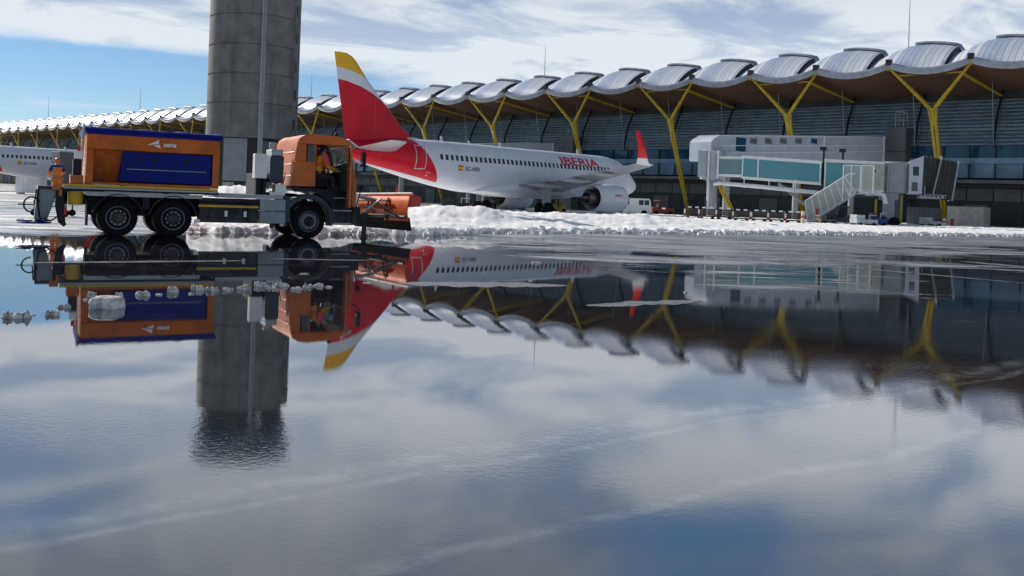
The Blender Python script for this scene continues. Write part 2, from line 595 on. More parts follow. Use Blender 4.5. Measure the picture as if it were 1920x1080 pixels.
M['strut'] = mat('strut_steel', (0.018, 0.024, 0.035), 0.45, 0.3, 0.3, 2)
M['wallgrey'] = mat('grey_wall_panel', (0.10, 0.115, 0.125), 0.6, 0, 0.3, 0.4)
M['basewall'] = mat('dark_base_wall', (0.018, 0.028, 0.030), 0.6, 0, 0.5, 0.4)
M['livery'] = fuselage_mat()
M['acwhite'] = mat('aircraft_white', (0.64, 0.67, 0.72), 0.3, 0, 0.08, 0.6, coat=0.3)
M['acgrey'] = mat('wing_grey', (0.30, 0.32, 0.35), 0.35, 0.1, 0.15, 0.8)
M['acred'] = mat('aircraft_red', (0.62, 0.006, 0.02), 0.35, 0, 0.1, 1, spec=0.25)
M['acyellow'] = mat('flag_yellow', (0.75, 0.5, 0.03), 0.4)
M['ink'] = mat('lettering_grey', (0.10, 0.11, 0.14), 0.4)
M['letter_red'] = mat('lettering_red', (0.50, 0.012, 0.03), 0.35)
M['window'] = mat('cabin_window', (0.015, 0.02, 0.035), 0.12)
M['line'] = mat('door_outline', (0.50, 0.52, 0.56), 0.4)
M['engine'] = mat('engine_metal', (0.11, 0.10, 0.10), 0.35, 0.8, 0.4, 2)
M['steel'] = mat('bare_steel', (0.45, 0.46, 0.48), 0.3, 0.8, 0.2, 4)
M['rubber'] = mat('tyre_rubber', (0.008, 0.008, 0.009), 0.8, 0, 0.4, 6, bump=0.3, bscale=40, spec=0.15)
M['rim'] = mat('rim_grey', (0.13, 0.15, 0.19), 0.45, 0.2, 0.3, 6)
M['orange'] = mat('truck_orange', (0.58, 0.132, 0.010), 0.45, 0, 0.28, 2.2, spec=0.25, grime=(1.3, 2.6, 0.55, 0.10))
M['cabpaint'] = mat('cab_orange', (0.60, 0.135, 0.010), 0.40, 0, 0.22, 2.2, spec=0.42, grime=(1.2, 2.0, 0.4, 0.0))
M['plough'] = mat('plough_orange', (0.82, 0.115, 0.008), 0.55, 0, 0.3, 2.5, spec=0.12, grime=(0.4, 1.2, 0.6, 0.05))
M['blue'] = mat('blue_tarp', (0.006, 0.014, 0.20), 0.6, 0, 0.3, 3, bump=0.5, bscale=6, spec=0.15)
M['bluetank'] = mat('blue_tank', (0.005, 0.012, 0.19), 0.5, 0, 0.3, 1.5, spec=0.15)
M['truckdk'] = mat('dark_plastic', (0.009, 0.013, 0.022), 0.55, 0, 0.4, 4, spec=0.2, grime=(0.2, 1.2, 0.5, 0.12))
M['navy'] = mat('navy_mudguard', (0.014, 0.028, 0.052), 0.45, 0, 0.3, 3)
M['ltgrey'] = mat('light_grey_metal', (0.36, 0.40, 0.43), 0.45, 0.2, 0.2, 2)
M['boxgrey'] = mat('toolbox_grey', (0.25, 0.31, 0.36), 0.42, 0.2, 0.15, 2, grime=(0.3, 1.1, 0.6, 0.1))
M['whitepaint'] = mat('white_paint', (0.80, 0.81, 0.82), 0.45, 0, 0.12, 1.2)
M['yelline'] = mat('yellow_stripe', (0.62, 0.40, 0.03), 0.5)
M['cabglass'] = glass_mat('cab_glass', (0.05, 0.08, 0.09), 0.35)
M['seat'] = mat('seat_fabric', (0.02, 0.022, 0.03), 0.8)
M['teal'] = glass_mat('teal_glass', (0.16, 0.44, 0.50), 0.72, 0.12)
M['tealdk'] = glass_mat('pale_teal_glass', (0.26, 0.42, 0.44), 0.70, 0.12)
M['bridgewhite'] = mat('bridge_white', (0.45, 0.50, 0.57), 0.45, 0.05, 0.12, 0.7)
M['bridgepale'] = mat('bridge_pale_grey', (0.42, 0.47, 0.51), 0.5, 0.05, 0.15, 0.8)
M['mastgrey'] = mat('mast_grey', (0.17, 0.20, 0.23), 0.5, 0.1, 0.2, 1.0)
M['bridgegrey'] = mat('bridge_grey', (0.27, 0.30, 0.33), 0.5, 0.1, 0.15, 0.8)
M['beige'] = mat('beige_panel', (0.42, 0.42, 0.38), 0.6, 0, 0.2, 1.5)
M['bellows'] = mat('bellows_fabric', (0.040, 0.045, 0.045), 0.8, 0, 0.35, 2)
M['rail'] = mesh_panel_mat()
M['red'] = mat('red_paint', (0.48, 0.04, 0.03), 0.5)
M['brick'] = mat('brown_cart', (0.065, 0.05, 0.045), 0.7, 0, 0.4, 4)
M['cream'] = mat('cream_paint', (0.62, 0.58, 0.36), 0.5)
M['skin'] = mat('skin', (0.42, 0.22, 0.15), 0.55, var=0.1)
M['hair'] = mat('dark_hair', (0.02, 0.014, 0.01), 0.6)
M['hivis'] = mat('hivis_orange', (0.72, 0.20, 0.03), 0.7, var=0.2, scale=6)
M['hiyellow'] = mat('hivis_yellow', (0.75, 0.38, 0.02), 0.7, var=0.2, scale=6)
M['hipink'] = mat('hivis_red', (0.72, 0.08, 0.07), 0.6)
M['workblue'] = mat('work_blue', (0.025, 0.04, 0.18), 0.75, var=0.2, scale=6)
M['helmet'] = mat('orange_helmet', (0.70, 0.13, 0.02), 0.35)


def flat_sheet(name, pts, z, m, label=None, cat=None, kind='structure', thick=0.0):
    mb = MB()
    if thick: mb.prism([(p[0], p[1]) for p in pts], z, z + thick, 'z')
    else: mb.add([(p[0], p[1], z) for p in pts], [tuple(range(len(pts)))])
    o = mb.build(name, m)
    tag(o, label, cat, None, kind)
    return o


# ---------------------------------------------------------------- ground, snow, slush
mb = MB()
mb.add([(-2500, -800, 0), (2500, -800, 0), (2500, 4000, 0), (-2500, 4000, 0)], [(0, 1, 2, 3)])
tag(mb.build('ground', M['ground']), 'wet asphalt apron with meltwater mirroring the sky', 'ground', None, 'structure')


def lerp_tab(t, x):
    if x <= t[0][0]: return t[0][1]
    for (a, b), (c, d) in zip(t, t[1:]):
        if x <= c: return b + (d - b) * (x - a) / (c - a)
    return t[-1][1]


FRONT = [(300, 27.6), (380, 28.6), (600, 30.4), (700, 31.6), (790, 33.0), (1000, 37.8), (1300, 44.5), (1500, 50.0), (1900, 64.0), (2300, 84.0), (2600, 105)]
HEAP = [(300, 0.6), (380, 1.25), (420, 1.45), (480, 1.45), (600, 1.1), (700, 0.7), (780, 0.72), (820, 0.88), (860, 0.82), (885, 0.7), (905, 0.75), (935, 0.7), (990, 0.70),
        (1050, 0.82), (1120, 0.70), (1200, 0.74), (1300, 0.56), (1400, 0.40), (1500, 0.34), (1600, 0.30), (1750, 0.25), (1800, 0.36), (1900, 0.26), (2600, 0.2)]


def snow_field():
    cols, rows = 520, 84
    vs, fs = [], []
    for i in range(cols + 1):
        px = 352 + (2600 - 352) * (i / cols)
        df = lerp_tab(FRONT, px) + 0.55 * fbm(px * 0.013, 3.1) + 0.22 * fbm(px * 0.06, 9.0)
        db = 91.0 + max(0, (px - 960)) * 0.022
        hp = lerp_tab(HEAP, px)
        for j in range(rows + 1):
            t = j / rows
            d = df + (db - df) * t ** 2.1
            r = d - df
            x = (px - CX) / F * d
            y = d
            edge = min(1, r / 0.45)
            edge = edge * edge * (3 - 2 * edge)
            ridge = min(1, max(0, (r - 1.0) / 9.5))
            ridge = ridge * ridge * (3 - 2 * ridge)
            back = 1 - min(1, max(0, (r - 11.0) / 8.0))
            n1 = fbm(x * 0.22, y * 0.22, 1.0, 4)
            n2 = fbm(x * 1.1, y * 1.1, 5.0, 4)
            n3 = fbm(x * 2.7, y * 2.7, 8.0, 3)
            h = edge * (0.20 + 0.07 * n2 + 0.06 * n3 * (1.6 if r < 1.4 else 0.45))
            h += ridge * (0.25 + 0.75 * back) * max(0.0, hp - 0.2) * (1.0 + 0.20 * n1 + 0.05 * n2) + 0.02 * n3 * ridge
            # separate shovelled mound under the tail
            mx, my = 905, 43.0
            dx, dy = (x - (mx - CX) / F * my) / 2.1, (y - my) / 2.6
            m = max(0, 1 - math.hypot(dx, dy))
            h += 0.40 * m * m * (3 - 2 * m)
            vs.append((x, y, max(h, -0.02) if j else -0.03))
    for i in range(cols):
        for j in range(rows):
            a = i * (rows + 1) + j
            fs.append((a, a + rows + 1, a + rows + 2, a + 1))
    mb = MB(); mb.add(vs, fs)
    o = mb.build('snow', M['snow'], None, 80, 0, False)
    tag(o, 'ploughed snow bank with crusted edge across the apron', 'snow', None, 'structure')


snow_field()


def crumbs():
    """broken snow crust along the foot of the bank: nobody could count it"""
    mb = MB()
    rnd = random.Random(3)
    for i in range(900):
        px = rnd.uniform(620, 2100)
        d = lerp_tab(FRONT, px) + 0.55 * fbm(px * 0.013, 3.1) + 0.22 * fbm(px * 0.06, 9.0)
        d += rnd.gauss(0.05, 0.30)
        s = rnd.uniform(0.05, 0.22) * (1.5 if rnd.random() < 0.12 else 0.8)
        c = Vector(((px - CX) / F * d, d, s * 0.25))
        vs = []
        for k in range(6):
            a = k * math.pi / 3 + rnd.uniform(-.3, .3)
            vs.append(c + Vector((math.cos(a) * s * rnd.uniform(.6, 1.1), math.sin(a) * s * rnd.uniform(.6, 1), -s * 0.3)))
        for k in range(5):
            a = k * math.pi / 2.5 + rnd.uniform(-.3, .3)
            vs.append(c + Vector((math.cos(a) * s * rnd.uniform(.4, .8), math.sin(a) * s * rnd.uniform(.4, .8), s * rnd.uniform(.3, .8))))
        fs = [(0, 1, 6), (1, 2, 7, 6), (2, 3, 8, 7), (3, 4, 9, 8), (4, 5, 10, 9), (5, 0, 6, 10), (6, 7, 8, 9, 10)]
        mb.add(vs, fs)
    tag(mb.build('snow_crust', M['snow']), 'crumbled snow crust along the foot of the snow bank', 'snow', None, 'stuff')


crumbs()


def blob_outline(pts_px, n=40, jag=0.02, seed=1.0):
    return pts_px


def slush_film(px0, px1, pyc, half, tilt, seed, label, m='slush'):
    up, lo = [], []
    n = 36
    for i in range(n + 1):
        t = i / n
        px = px0 + (px1 - px0) * t
        e = math.sin(math.pi * min(1, max(0, t))) ** 0.6
        y = pyc + tilt * (t - 0.5)
        a = half * e * (0.8 + 0.5 * fbm(px * 0.03, seed)) + 0.15
        b = half * e * (0.8 + 0.5 * fbm(px * 0.03, seed + 7)) + 0.15
        up.append(gnd(px, y - a)); lo.append(gnd(px, y + b))
    pts = up + lo[::-1]
    flat_sheet('slush_film', pts, 0.004, M[m], label, 'slush', 'stuff')


slush_film(740, 1065, 534, 5.5, 4, 1.3, 'thin grey slush film floating below the plane reflection')
slush_film(1098, 1318, 569, 5.0, -8, 4.3, 'lens shaped grey slush patch right of the first film')
slush_film(58, 462, 491, 1.6, -4, 8.1, 'narrow grey slush line across the truck reflection')
slush_film(505, 690, 487, 0.9, 3, 11.1, 'faint slush line under the plough reflection')
slush_film(1330, 1930, 505, 0.8, 54, 15.1, 'long faint slush line below the boarding bridge reflection')
slush_film(1800, 1960, 497, 1.6, 14, 19.0, 'ragged slush patch at the right edge of the water')
slush_film(-30, 160, 427, 2.2, 3, 23.0, 'near white slush line left of the truck', 'snow')
slush_film(-30, 158, 405, 1.8, 1, 27.0, 'far white slush line left of the truck', 'snow')
slush_film(-40, 120, 362, 2.2, 2, 31.0, 'distant white slush strip under the far airliner', 'snow')
slush_film(-40, 150, 376, 1.4, 1, 33.0, 'second distant slush strip under the far airliner', 'snow')
slush_film(-30, 100, 391, 1.2, 1, 37.0, 'third distant slush strip left of the grey spreader')

CLUMPS = [
    (32, 596, 58, 24, 'grey slush clump at the left edge, largest of the loose pair'),
    (62, 591, 9, 7, 'tiny slush crumb between the left edge clump and its neighbour'),
    (100, 591, 34, 20, 'grey slush clump just left of the big smooth block, nearer half of a pair'),
    (120, 577, 28, 16, 'pale slush clump behind the grey one left of the smooth block'),
    (172, 557, 20, 18, 'small round clump behind the left corner of the smooth block'),
    (160, 563, 9, 6, 'tiny crumb at the far left end of the clump row'),
    (224, 555, 18, 15, 'small clump behind the right corner of the smooth block'),
    (268, 554, 33, 19, 'knobbly clump first right of the smooth block'),
    (298, 553, 15, 7, 'flat crumb between the knobbly clump and a round lump'),
    (325, 548, 26, 20, 'single round lump standing apart in the clump row'),
    (357, 552, 10, 6, 'crumb right of the single round lump'),
    (370, 544, 28, 20, 'ragged clump that starts the long chain'),
    (397, 546, 30, 17, 'second clump of the long chain'),
    (428, 545, 20, 15, 'low clump closing the left part of the chain'),
    (457, 543, 24, 19, 'round clump alone under the grey toolbox reflection'),
    (488, 537, 29, 21, 'largest pale clump of the right chain, left end'),
    (510, 541, 18, 12, 'small clump right of the largest pale one'),
    (529, 537, 30, 15, 'wide clump in the middle of the right chain'),
    (556, 543, 24, 13, 'clump on the near side of the right chain'),
    (577, 539, 20, 13, 'clump third from the right end of the chain'),
    (597, 537, 22, 12, 'clump second from the right end of the chain'),
    (617, 539, 14, 9, 'last small crumb at the right end of the chain'),
    (1006, 494, 20, 7, 'small white clump floating in the plane reflection'),
    (995, 527, 8, 4, 'tiny white crumb on the slush film below the plane reflection'),
    (1285, 549, 9, 6, 'tiny white crumb in the boarding bridge reflection'),
    (690, 531, 20, 4, 'low crumbs left on the slush film below the plough'),
]


def clump(px, py, w, h, label, seed):
    c = gnd(px, py)
    s = w / F * c.y / 2 * 0.92
    hh = max(0.011, h / F * c.y * 0.52)
    rnd = random.Random(seed)
    bm = bmesh.new()
    nb = max(1, min(6, int(w / 6)))
    for k in range(nb):
        m = bmesh.ops.create_icosphere(bm, subdivisions=3, radius=1.0)
        off = Vector((((k + 0.5) / nb - 0.5) * 1.5 * s, rnd.uniform(-.25, .25) * s, 0))
        rs = s * rnd.uniform(0.8, 1.1) / (nb ** 0.62)
        hs = hh * rnd.uniform(0.65, 1.05)
        for v in m['verts']:
            p = v.co
            d = 1 + 0.42 * fbm(p.x * 1.7 + seed, p.y * 1.7 + k, p.z * 1.7, 3) + 0.16 * fbm(p.x * 5 + seed, p.y * 5, p.z * 5 + k, 3)
            v.co = off + Vector((p.x * rs * d, p.y * rs * d * 0.9, p.z * hs * d))
    me = bpy.data.meshes.new('slush_clump')
    bm.to_mesh(me); bm.free()
    me.materials.append(M['ice'])
    me.polygons.foreach_set('use_smooth', [True] * len(me.polygons))
    o = bpy.data.objects.new('slush_clump', me); COL.objects.link(o)
    o.location = (c.x, c.y, -0.002)
    tag(o, label, 'slush clump', 'slush clumps lying in the shallow water')


for i, q in enumerate(CLUMPS): clump(*q, i * 3.7 + 1)


def slush_block():
    c = gnd(201, 577)
    bm = bmesh.new()
    bmesh.ops.create_cube(bm, size=1.0)
    bmesh.ops.subdivide_edges(bm, edges=bm.edges, cuts=9, use_grid_fill=True)
    for v in bm.verts:
        p = v.co * 2
        q = Vector((p.x, p.y, p.z))
        l = (abs(q.x) ** 4 + abs(q.y) ** 4 + abs(q.z) ** 4) ** 0.25
        q = q / l
        d = 1 + 0.05 * fbm(q.x * 2, q.y * 2, q.z * 2 + 4, 3)
        v.co = Vector((q.x * 0.176 * d, q.y * 0.15 * d, q.z * 0.115 * d + 0.02))
    me = bpy.data.meshes.new('slush_block'); bm.to_mesh(me); bm.free()
    me.materials.append(M['ice']); me.polygons.foreach_set('use_smooth', [True] * len(me.polygons))
    o = bpy.data.objects.new('slush_block', me); COL.objects.link(o); o.location = (c.x, c.y, 0)
    tag(o, 'large smooth rounded slush block in front of the clump row', 'slush block')


slush_block()

# ---------------------------------------------------------------- terminal
TO = Vector((49.92, 101.0, 0.0))
TU = Vector((-0.718, 0.696, 0))
TRZ = math.atan2(TU.y, TU.x)
NB0, NB1 = -5, 42


WAVE = [(0, 0), (0.08, 0.30), (0.16, 0.56), (0.24, 0.76), (0.32, 0.90), (0.42, 0.98), (0.50, 1.0), (0.62, 0.96), (0.75, 0.85), (0.87, 0.70), (0.958, 0.55), (0.986, 0.02), (1, 0)]
FASC = 0.82


def cusp(t):
    """1 at the tips (t = 0, -9), 0 half way: the drooping eave between two columns"""
    a = min(abs(t), abs(t + 9)) / 4.5
    return 1 - math.sin(math.pi * min(1, a) / 2) ** 0.85


def roof_z(t, w):
    """upper skin: drooping eave, then one asymmetric vault per bay rising to its skylight hood at w = 6.5"""
    ze = 18.05 + 0.95 * cusp(t)
    k = min(1, max(0, (w - 0.9) / 5.6))
    top = 18.35 + 3.45 * (1 - (1 - k) ** 1.6) - (0 if w < 7.5 else (w - 7.5) * 0.16)
    amp = 0.55 + 0.85 * k
    zv = top - amp + amp * lerp_tab(WAVE, (2.9 - t) / 9.0)
    b = min(1, max(0, (w - 0.5) / 1.5)); b = b * b * (3 - 2 * b)
    return ze + (zv - ze) * b


def soffit_z(t, w):
    a = min(abs(t), abs(t + 9)) / 4.5
    f1 = 0.5 + 0.5 * math.cos(math.pi * a)
    k = min(1, w / 12.0)
    z0 = 18.05 + 0.95 * cusp(t) - FASC
    z1 = 15.95 + 0.45 * f1
    return z0 + (z1 - z0) * (k ** 0.8)


def build_terminal():
    T = empty('terminal_building', TO, TRZ)
    tag(T, 'long airport terminal with wavy silver roof, brown soffit and yellow Y columns', 'terminal')
    ts = [2.9 - 9.0 * u for u in (0, .04, .08, .12, .16, .20, .24, .28, .3222, .36, .42, .48, .54, .60, .66, .72, .78, .84, .90, .958, .986, 1.0)]
    ws = [0, 0.5, 0.9, 1.3, 1.7, 2.1, 2.7, 3.4, 4.2, 5.0, 5.8, 6.5, 7.5, 10, 14, 20, 28, 36]
    # roof wave: upper shell, rounded fascia, soffit in one mesh of three materials
    mb = MB()
    rings = [[(t, -w, roof_z(t, w)) for t in ts] for w in ws]
    mb.loft(rings, False, 0, False)
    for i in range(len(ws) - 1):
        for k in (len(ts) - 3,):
            if ws[i] >= 1.3: mb.mi[i * (len(ts) - 1) + k] = 3  # steep drop faces coloured dark for the shade they lie in
    fr = [[(t, -0.0, roof_z(t, 0)) for t in ts], [(t, 0.16, roof_z(t, 0) - 0.10) for t in ts], [(t, 0.18, roof_z(t, 0) - 0.50) for t in ts],
          [(t, 0.02, roof_z(t, 0) - FASC) for t in ts]]
    mb.loft(fr, False, 1, False)
    sf = [[(t, -w + (0.02 if w == 0 else 0), soffit_z(t, w)) for t in ts] for w in (0, 1, 2, 4, 6, 8, 10, 12, 14)]
    mb.loft(sf, False, 2, False)
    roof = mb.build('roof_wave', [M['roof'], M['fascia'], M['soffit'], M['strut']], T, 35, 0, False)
    # skylight hood on the crest
    hb = MB()
    hts = [-6.0 + 5.3 * i / 10 for i in range(11)]
    for w0, w1, up in ((6.1, 7.6, 0.38),):
        out = []
        for w, dz in ((w0, 0.02), (w0 - 0.15, up * 0.7), (w0, up), (w1, up + 0.05), (w1 + 0.1, 0.0)):
            out.append([(t, -w, roof_z(t, w) + (dz if dz > 0.03 else 0.0)) for t in hts])
        hb.loft(out, False, 0, False)
        for e in (0, -1):
            hb.add([r[e] for r in out], [(0, 1, 2, 3, 4)])
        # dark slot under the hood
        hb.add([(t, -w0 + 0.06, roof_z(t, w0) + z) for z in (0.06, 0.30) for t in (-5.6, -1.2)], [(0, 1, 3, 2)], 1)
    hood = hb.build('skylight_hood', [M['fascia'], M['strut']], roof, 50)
    # louvred facade bay
    mb = MB()
    z0, z1, w0, w1 = 9.75, 15.6, 10.2, 12.0
    mb.add([(-4.5, -w0, z0), (4.5, -w0, z0), (4.5, -w1, z1), (-4.5, -w1, z1)], [(0, 1, 2, 3)], 1)
    mb.box(-4.5, 4.5, -12.3, -11.55, 15.35, 16.6, 2)  # dark strip painting in the shadow band under the soffit
    nb = 13
    for i in range(nb):
        f = (i + 0.5) / nb
        z = z0 + (z1 - z0) * f
        w = w0 + (w1 - w0) * f
        if i in (4, 5) : dep = 0.20
        else: dep = 0.30
        mb.prism([(-w + 0.02, z + 0.16), (-w + dep, z - 0.06), (-w + dep, z - 0.11), (-w + 0.02, z + 0.10)], -4.45, 4.45, 'x', 0)
    louv = mb.build('louvre_wall', [M['louvre'], M['louvreback'], M['basewall']], T)
    mb = MB()
    mb.tube([(0.0, -11.7, 16.7), (0.0, -9.6, 12.8), (0.0, -8.9, 9.4)], [0.13, 0.17, 0.12], 8)
    mb.tube([(0.0, -9.7, 12.9), (0.0, -10.9, 13.0)], 0.05, 6)
    strut = mb.build('facade_strut', M['strut'], T, 50)
    mb = MB()
    mb.tube([(0, -7.6, soffit_z(0, 7.6)), (0, -8.9, 9.4)], 0.035, 6)
    tie = mb.build('tie_rod', M['ltgrey'], T)
    mb = MB()
    mb.add([(-4.5, -10.2, 8.3), (4.5, -10.2, 8.3), (4.5, -10.2, 9.72), (-4.5, -10.2, 9.72)], [(0, 1, 2, 3)], 0)
    mb.add([(-4.5, -10.2, 5.9), (4.5, -10.2, 5.9), (4.5, -10.2, 7.55), (-4.5, -10.2, 7.55)], [(0, 1, 2, 3)], 1)
    mb.box(-4.5, 4.5, -10.25, -9.95, 7.57, 8.28, 1)
    for x in (-4.4, -1.5, 1.5):
        mb.box(x - 0.06, x + 0.06, -10.17, -10.0, 5.92, 7.55, 2)
        mb.box(x - 0.06, x + 0.06, -10.17, -10.0, 8.30, 9.70, 2)
    win = mb.build('window_band', [M['dkglass'], M['blueglass'], M['strut']], T)
    mb = MB()
    mb.box(-4.5, 4.5, -10.3, -6.6, 5.15, 5.55, 0)
    mb.box(-4.5, 4.5, -10.4, -8.0, 4.7, 5.13, 1)
    can = mb.build('canopy_slab', [M['wallgrey'], M['dark']], T)
    mb = MB()
    mb.add([(-4.5, -9.6, 0), (4.5, -9.6, 0), (4.5, -9.6, 3.1), (-4.5, -9.6, 3.1)], [(0, 1, 2, 3)], 1)
    for x in (-4.45, -1.45, 1.55):
        mb.box(x, x + 2.88, -9.75, -9.5, 3.15, 4.65, 0)
    mb.box(-3.9, -1.2, -9.58, -9.5, 0.02, 2.7, 0)
    mb.box(0.3, 1.4, -9.58, -9.52, 0.02, 2.2, 2)
    base = mb.build('base_wall', [M['wallgrey'], M['basewall'], M['dark']], T)
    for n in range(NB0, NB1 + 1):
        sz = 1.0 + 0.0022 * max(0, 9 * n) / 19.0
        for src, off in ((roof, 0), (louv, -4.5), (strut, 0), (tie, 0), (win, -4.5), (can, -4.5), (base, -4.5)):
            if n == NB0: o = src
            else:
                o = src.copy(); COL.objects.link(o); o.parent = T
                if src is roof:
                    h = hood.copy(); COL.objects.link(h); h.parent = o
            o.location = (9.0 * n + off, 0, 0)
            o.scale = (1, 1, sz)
    # Y columns between every two crests
    ymb = MB()
    J = Vector((4.5, -1.7, 13.4))
    B = Vector((4.5, -7.3, 0.0))
    for dx in (-0.28, 0.28):
        ymb.tube([B + Vector((dx * 0.55, 0, 0)), B.lerp(J, 0.9) + Vector((dx * 0.8, 0, 0)), J + Vector((dx * 1.5, 0, 0.3))], [0.17, 0.21, 0.2], 10)
    ymb.tube([B.lerp(J, 0.86), J + Vector((0, 0, 0.25))], [0.22, 0.42], 10)
    for f in (0.12, 0.3, 0.5, 0.7):
        p = B.lerp(J, f); ymb.box(p.x - 0.22, p.x + 0.22, p.y - 0.05, p.y + 0.05, p.z - 0.09, p.z + 0.09)
    col = ymb.build('y_column', M['yellow'], T, 50)
    for sx in (-1, 1):
        a = MB()
        tip = Vector((4.5 + sx * 4.5, -0.25, 18.3))
        root = J + Vector((sx * 0.25, 0, 0.15))
        a.tube([root, root.lerp(tip, 0.5), tip], [0.27, 0.21, 0.17], 8)
        a.box(tip.x - 0.16, tip.x + 0.16, -0.55, 0.12, 17.95, 18.98)
        arm = a.build('arm', M['yellow'], col, 50)
        bk = MB(); bk.box(tip.x - 0.30, tip.x + 0.30, -0.30, 0.26, 18.55, 19.25); bk.build('tip_bracket', M['strut'], col)
        if sx < 0:
            br = MB()
            k = J.lerp(tip, 0.78)
            br.tube([k, (4.5 + sx * 4.5, -11.4, 15.75)], [0.22, 0.15], 8)
            br.build('brace', M['yellow'], col, 50)
    t = MB()
    t.tube([(4.5 - 3.55, -0.55, 17.35), (4.5 + 3.55, -0.55, 17.35)], 0.085, 6)
    t.build('tie_bar', M['yellow'], col, 50)
    first = True
    for n in range(-4, NB1, 2):
        sz = 1.0 + 0.0022 * max(0, 9 * n) / 19.0
        if first: o = col; first = False
        else: o = copy_tree(col, T)
        o.location = (9.0 * n, 0, 0)
        o.scale = (1, 1, sz)
    # lift and stair shafts that carry the fixed walkways
    sm = MB()
    sm.box(-1.3, 1.3, -10.6, -8.2, 0, 12.0)
    for z in (3, 6, 9): sm.box(-1.32, 1.32, -10.6, -8.17, z, z + 0.06, 1)
    sh = sm.build('stair_shaft', [M['wallgrey'], M['dark']], T, None, 0.03)
    rl = MB()
    for x in (-0.9, 0.1):
        rl.tube([(x, -8.4, 12.0), (x, -8.4, 14.0)], 0.04, 5)
        rl.tube([(x, -9.6, 12.0), (x, -9.6, 14.0)], 0.04, 5)
    for z in (13.0, 14.0):
        rl.tube([(-0.9, -8.4, z), (0.1, -8.4, z), (0.1, -9.6, z), (-0.9, -9.6, z), (-0.9, -8.4, z)], 0.04, 5)
    rl.build('roof_railing', M['ltgrey'], sh)
    sh.location = (11.2, 0, 0)
    s2 = copy_tree(sh, T); s2.location = (11.2 + 54, 0, 0)
    # body of the building behind the facade so that other viewpoints stay closed
    bb = MB()
    bb.box(9 * NB0 - 4.5, 9 * NB1 + 4.5, -46, -12.4, 0, 15.4)
    bb.build('building_core', M['wallgrey'], T)
    return T


TERM = build_terminal()


def tpt(t, w, z): return TO + TU * t + Vector((0.696, 0.718, 0)) * w + Vector((0, 0, z))


def antenna(px, ytop, d, zb, label):
    p = at(px, ytop, d)
    mb = MB()
    h = p.z - zb
    mb.tube([(0, 0, 0), (0, 0, h * 0.5), (0, 0, h)], [0.10, 0.07, 0.03], 6)
    mb.box(-0.35, 0.35, -0.35, 0.35, -0.3, 0.2)
    o = mb.build('antenna_mast', M['ltgrey'])
    b = at(px, 372, d)
    o.location = (p.x - 0.035 * 0, p.y, zb)
    tag(o, label, 'antenna', 'thin antenna masts on the terminal roof')


antenna(1023, 84, 168, 20.6, 'thin antenna mast on the roof above the airliner')
antenna(1707, -12, 126, 22.6, 'tall thin antenna mast on the roof above the boarding bridge')
antenna(585, 140, 215, 20.6, 'faint antenna mast between control tower and tail fin')
antenna(264, 165, 262, 20.6, 'faint antenna mast on the roof right of the far airliner')
antenna(92, 180, 310, 20.6, 'faint antenna mast on the roof at far left')


# ---------------------------------------------------------------- control tower, light mast
def build_tower():
    c = at(474, 200, 125.0); c.z = 0
    T = empty('control_tower', c)
    tag(T, 'round grey concrete airport control tower with ring joints', 'control tower')
    r = 5.98
    prof = [(8.1, r - 0.5), (8.1, r)]
    z = 8.1
    for zz in (8.75, 12.6, 16.45, 20.3, 24.2):
        if zz > z + 0.7:
            prof += [(zz - 0.10, r), (zz - 0.07, r - 0.14), (zz + 0.07, r - 0.14), (zz + 0.10, r)]
    prof += [(27.6, r), (27.6, r - 1.0)]
    mb = MB(); mb.lathe(prof, (0, 0, 0), 'z', 72)
    mb.build('shaft', M['concrete'], T, 30)
    # vertical guide ribs where the shaft flattens on both flanks
    for a in (-12, 168):
        rb = MB()
        rb.box(-0.5, 0.5, r - 0.12, r + 0.10, 8.2, 27.5)
        for zz in (10.5, 14.4, 18.2, 22.1, 25.8): rb.box(-0.22, 0.22, r + 0.05, r + 0.16, zz - 0.9, zz + 0.5, 1)
        rb.xform(Matrix.Rotation(R(a - 90), 4, 'Z'))
        rb.build('flank_rib', [M['concrete'], M['dark']], T)
    mb = MB(); mb.lathe([(0, 4.9), (8.1, 4.9)], (0, 0, 0), 'z', 48)
    mb.build('base_core', M['basewall'], T, 30)
    for a0, a1, z0, z1, m in ((-118, -80, 2.4, 8.0, 'bridgegrey'), (-165, -130, 0.5, 7.5, 'wallgrey'), (-60, -25, 0.5, 7.8, 'wallgrey'), (-118, -98, 0.0, 2.2, 'beige'), (-84, -66, 0, 2.2, 'wallgrey')):
        p = MB(); n = 8
        ring = []
        for i in range(n + 1):
            a = R(a0 + (a1 - a0) * i / n)
            ring.append([(math.cos(a) * q, math.sin(a) * q, z) for q, z in ((4.92, z0), (5.05, z0), (5.05, z1), (4.92, z1))])
        p.loft(ring, True)
        p.build('base_panel', M[m], T)
    mb = MB(); mb.lathe([(27.6, 5.1), (29.3, 5.1), (29.3, 5.3), (30.2, 5.7), (30.6, 5.7)], (0, 0, 0), 'z', 48)
    mb.build('neck', M['dark'], T, 30)
    lt = MB(); lt.box(3.2, 3.9, -5.0, -4.6, 28.2, 29.0)
    lt.build('hatch', M['whitepaint'], T)
    mb = MB(); mb.lathe([(30.6, 5.6), (33.8, 6.3)], (0, 0, 0), 'z', 24)
    for i in range(12):
        a = 2 * math.pi * i / 12
        mb.tube([(math.cos(a) * 5.65, math.sin(a) * 5.65, 30.6), (math.cos(a) * 6.35, math.sin(a) * 6.35, 33.8)], 0.09, 6, 1)
    mb.build('lookout_cab', [M['dkglass'], M['dark']], T, 20)
    mb = MB(); mb.lathe([(33.8, 6.5), (34.3, 6.5), (34.9, 3.0), (34.9, 0.05)], (0, 0, 0), 'z', 48)
    mb.build('cab_roof', M['concrete'], T, 30)


build_tower()


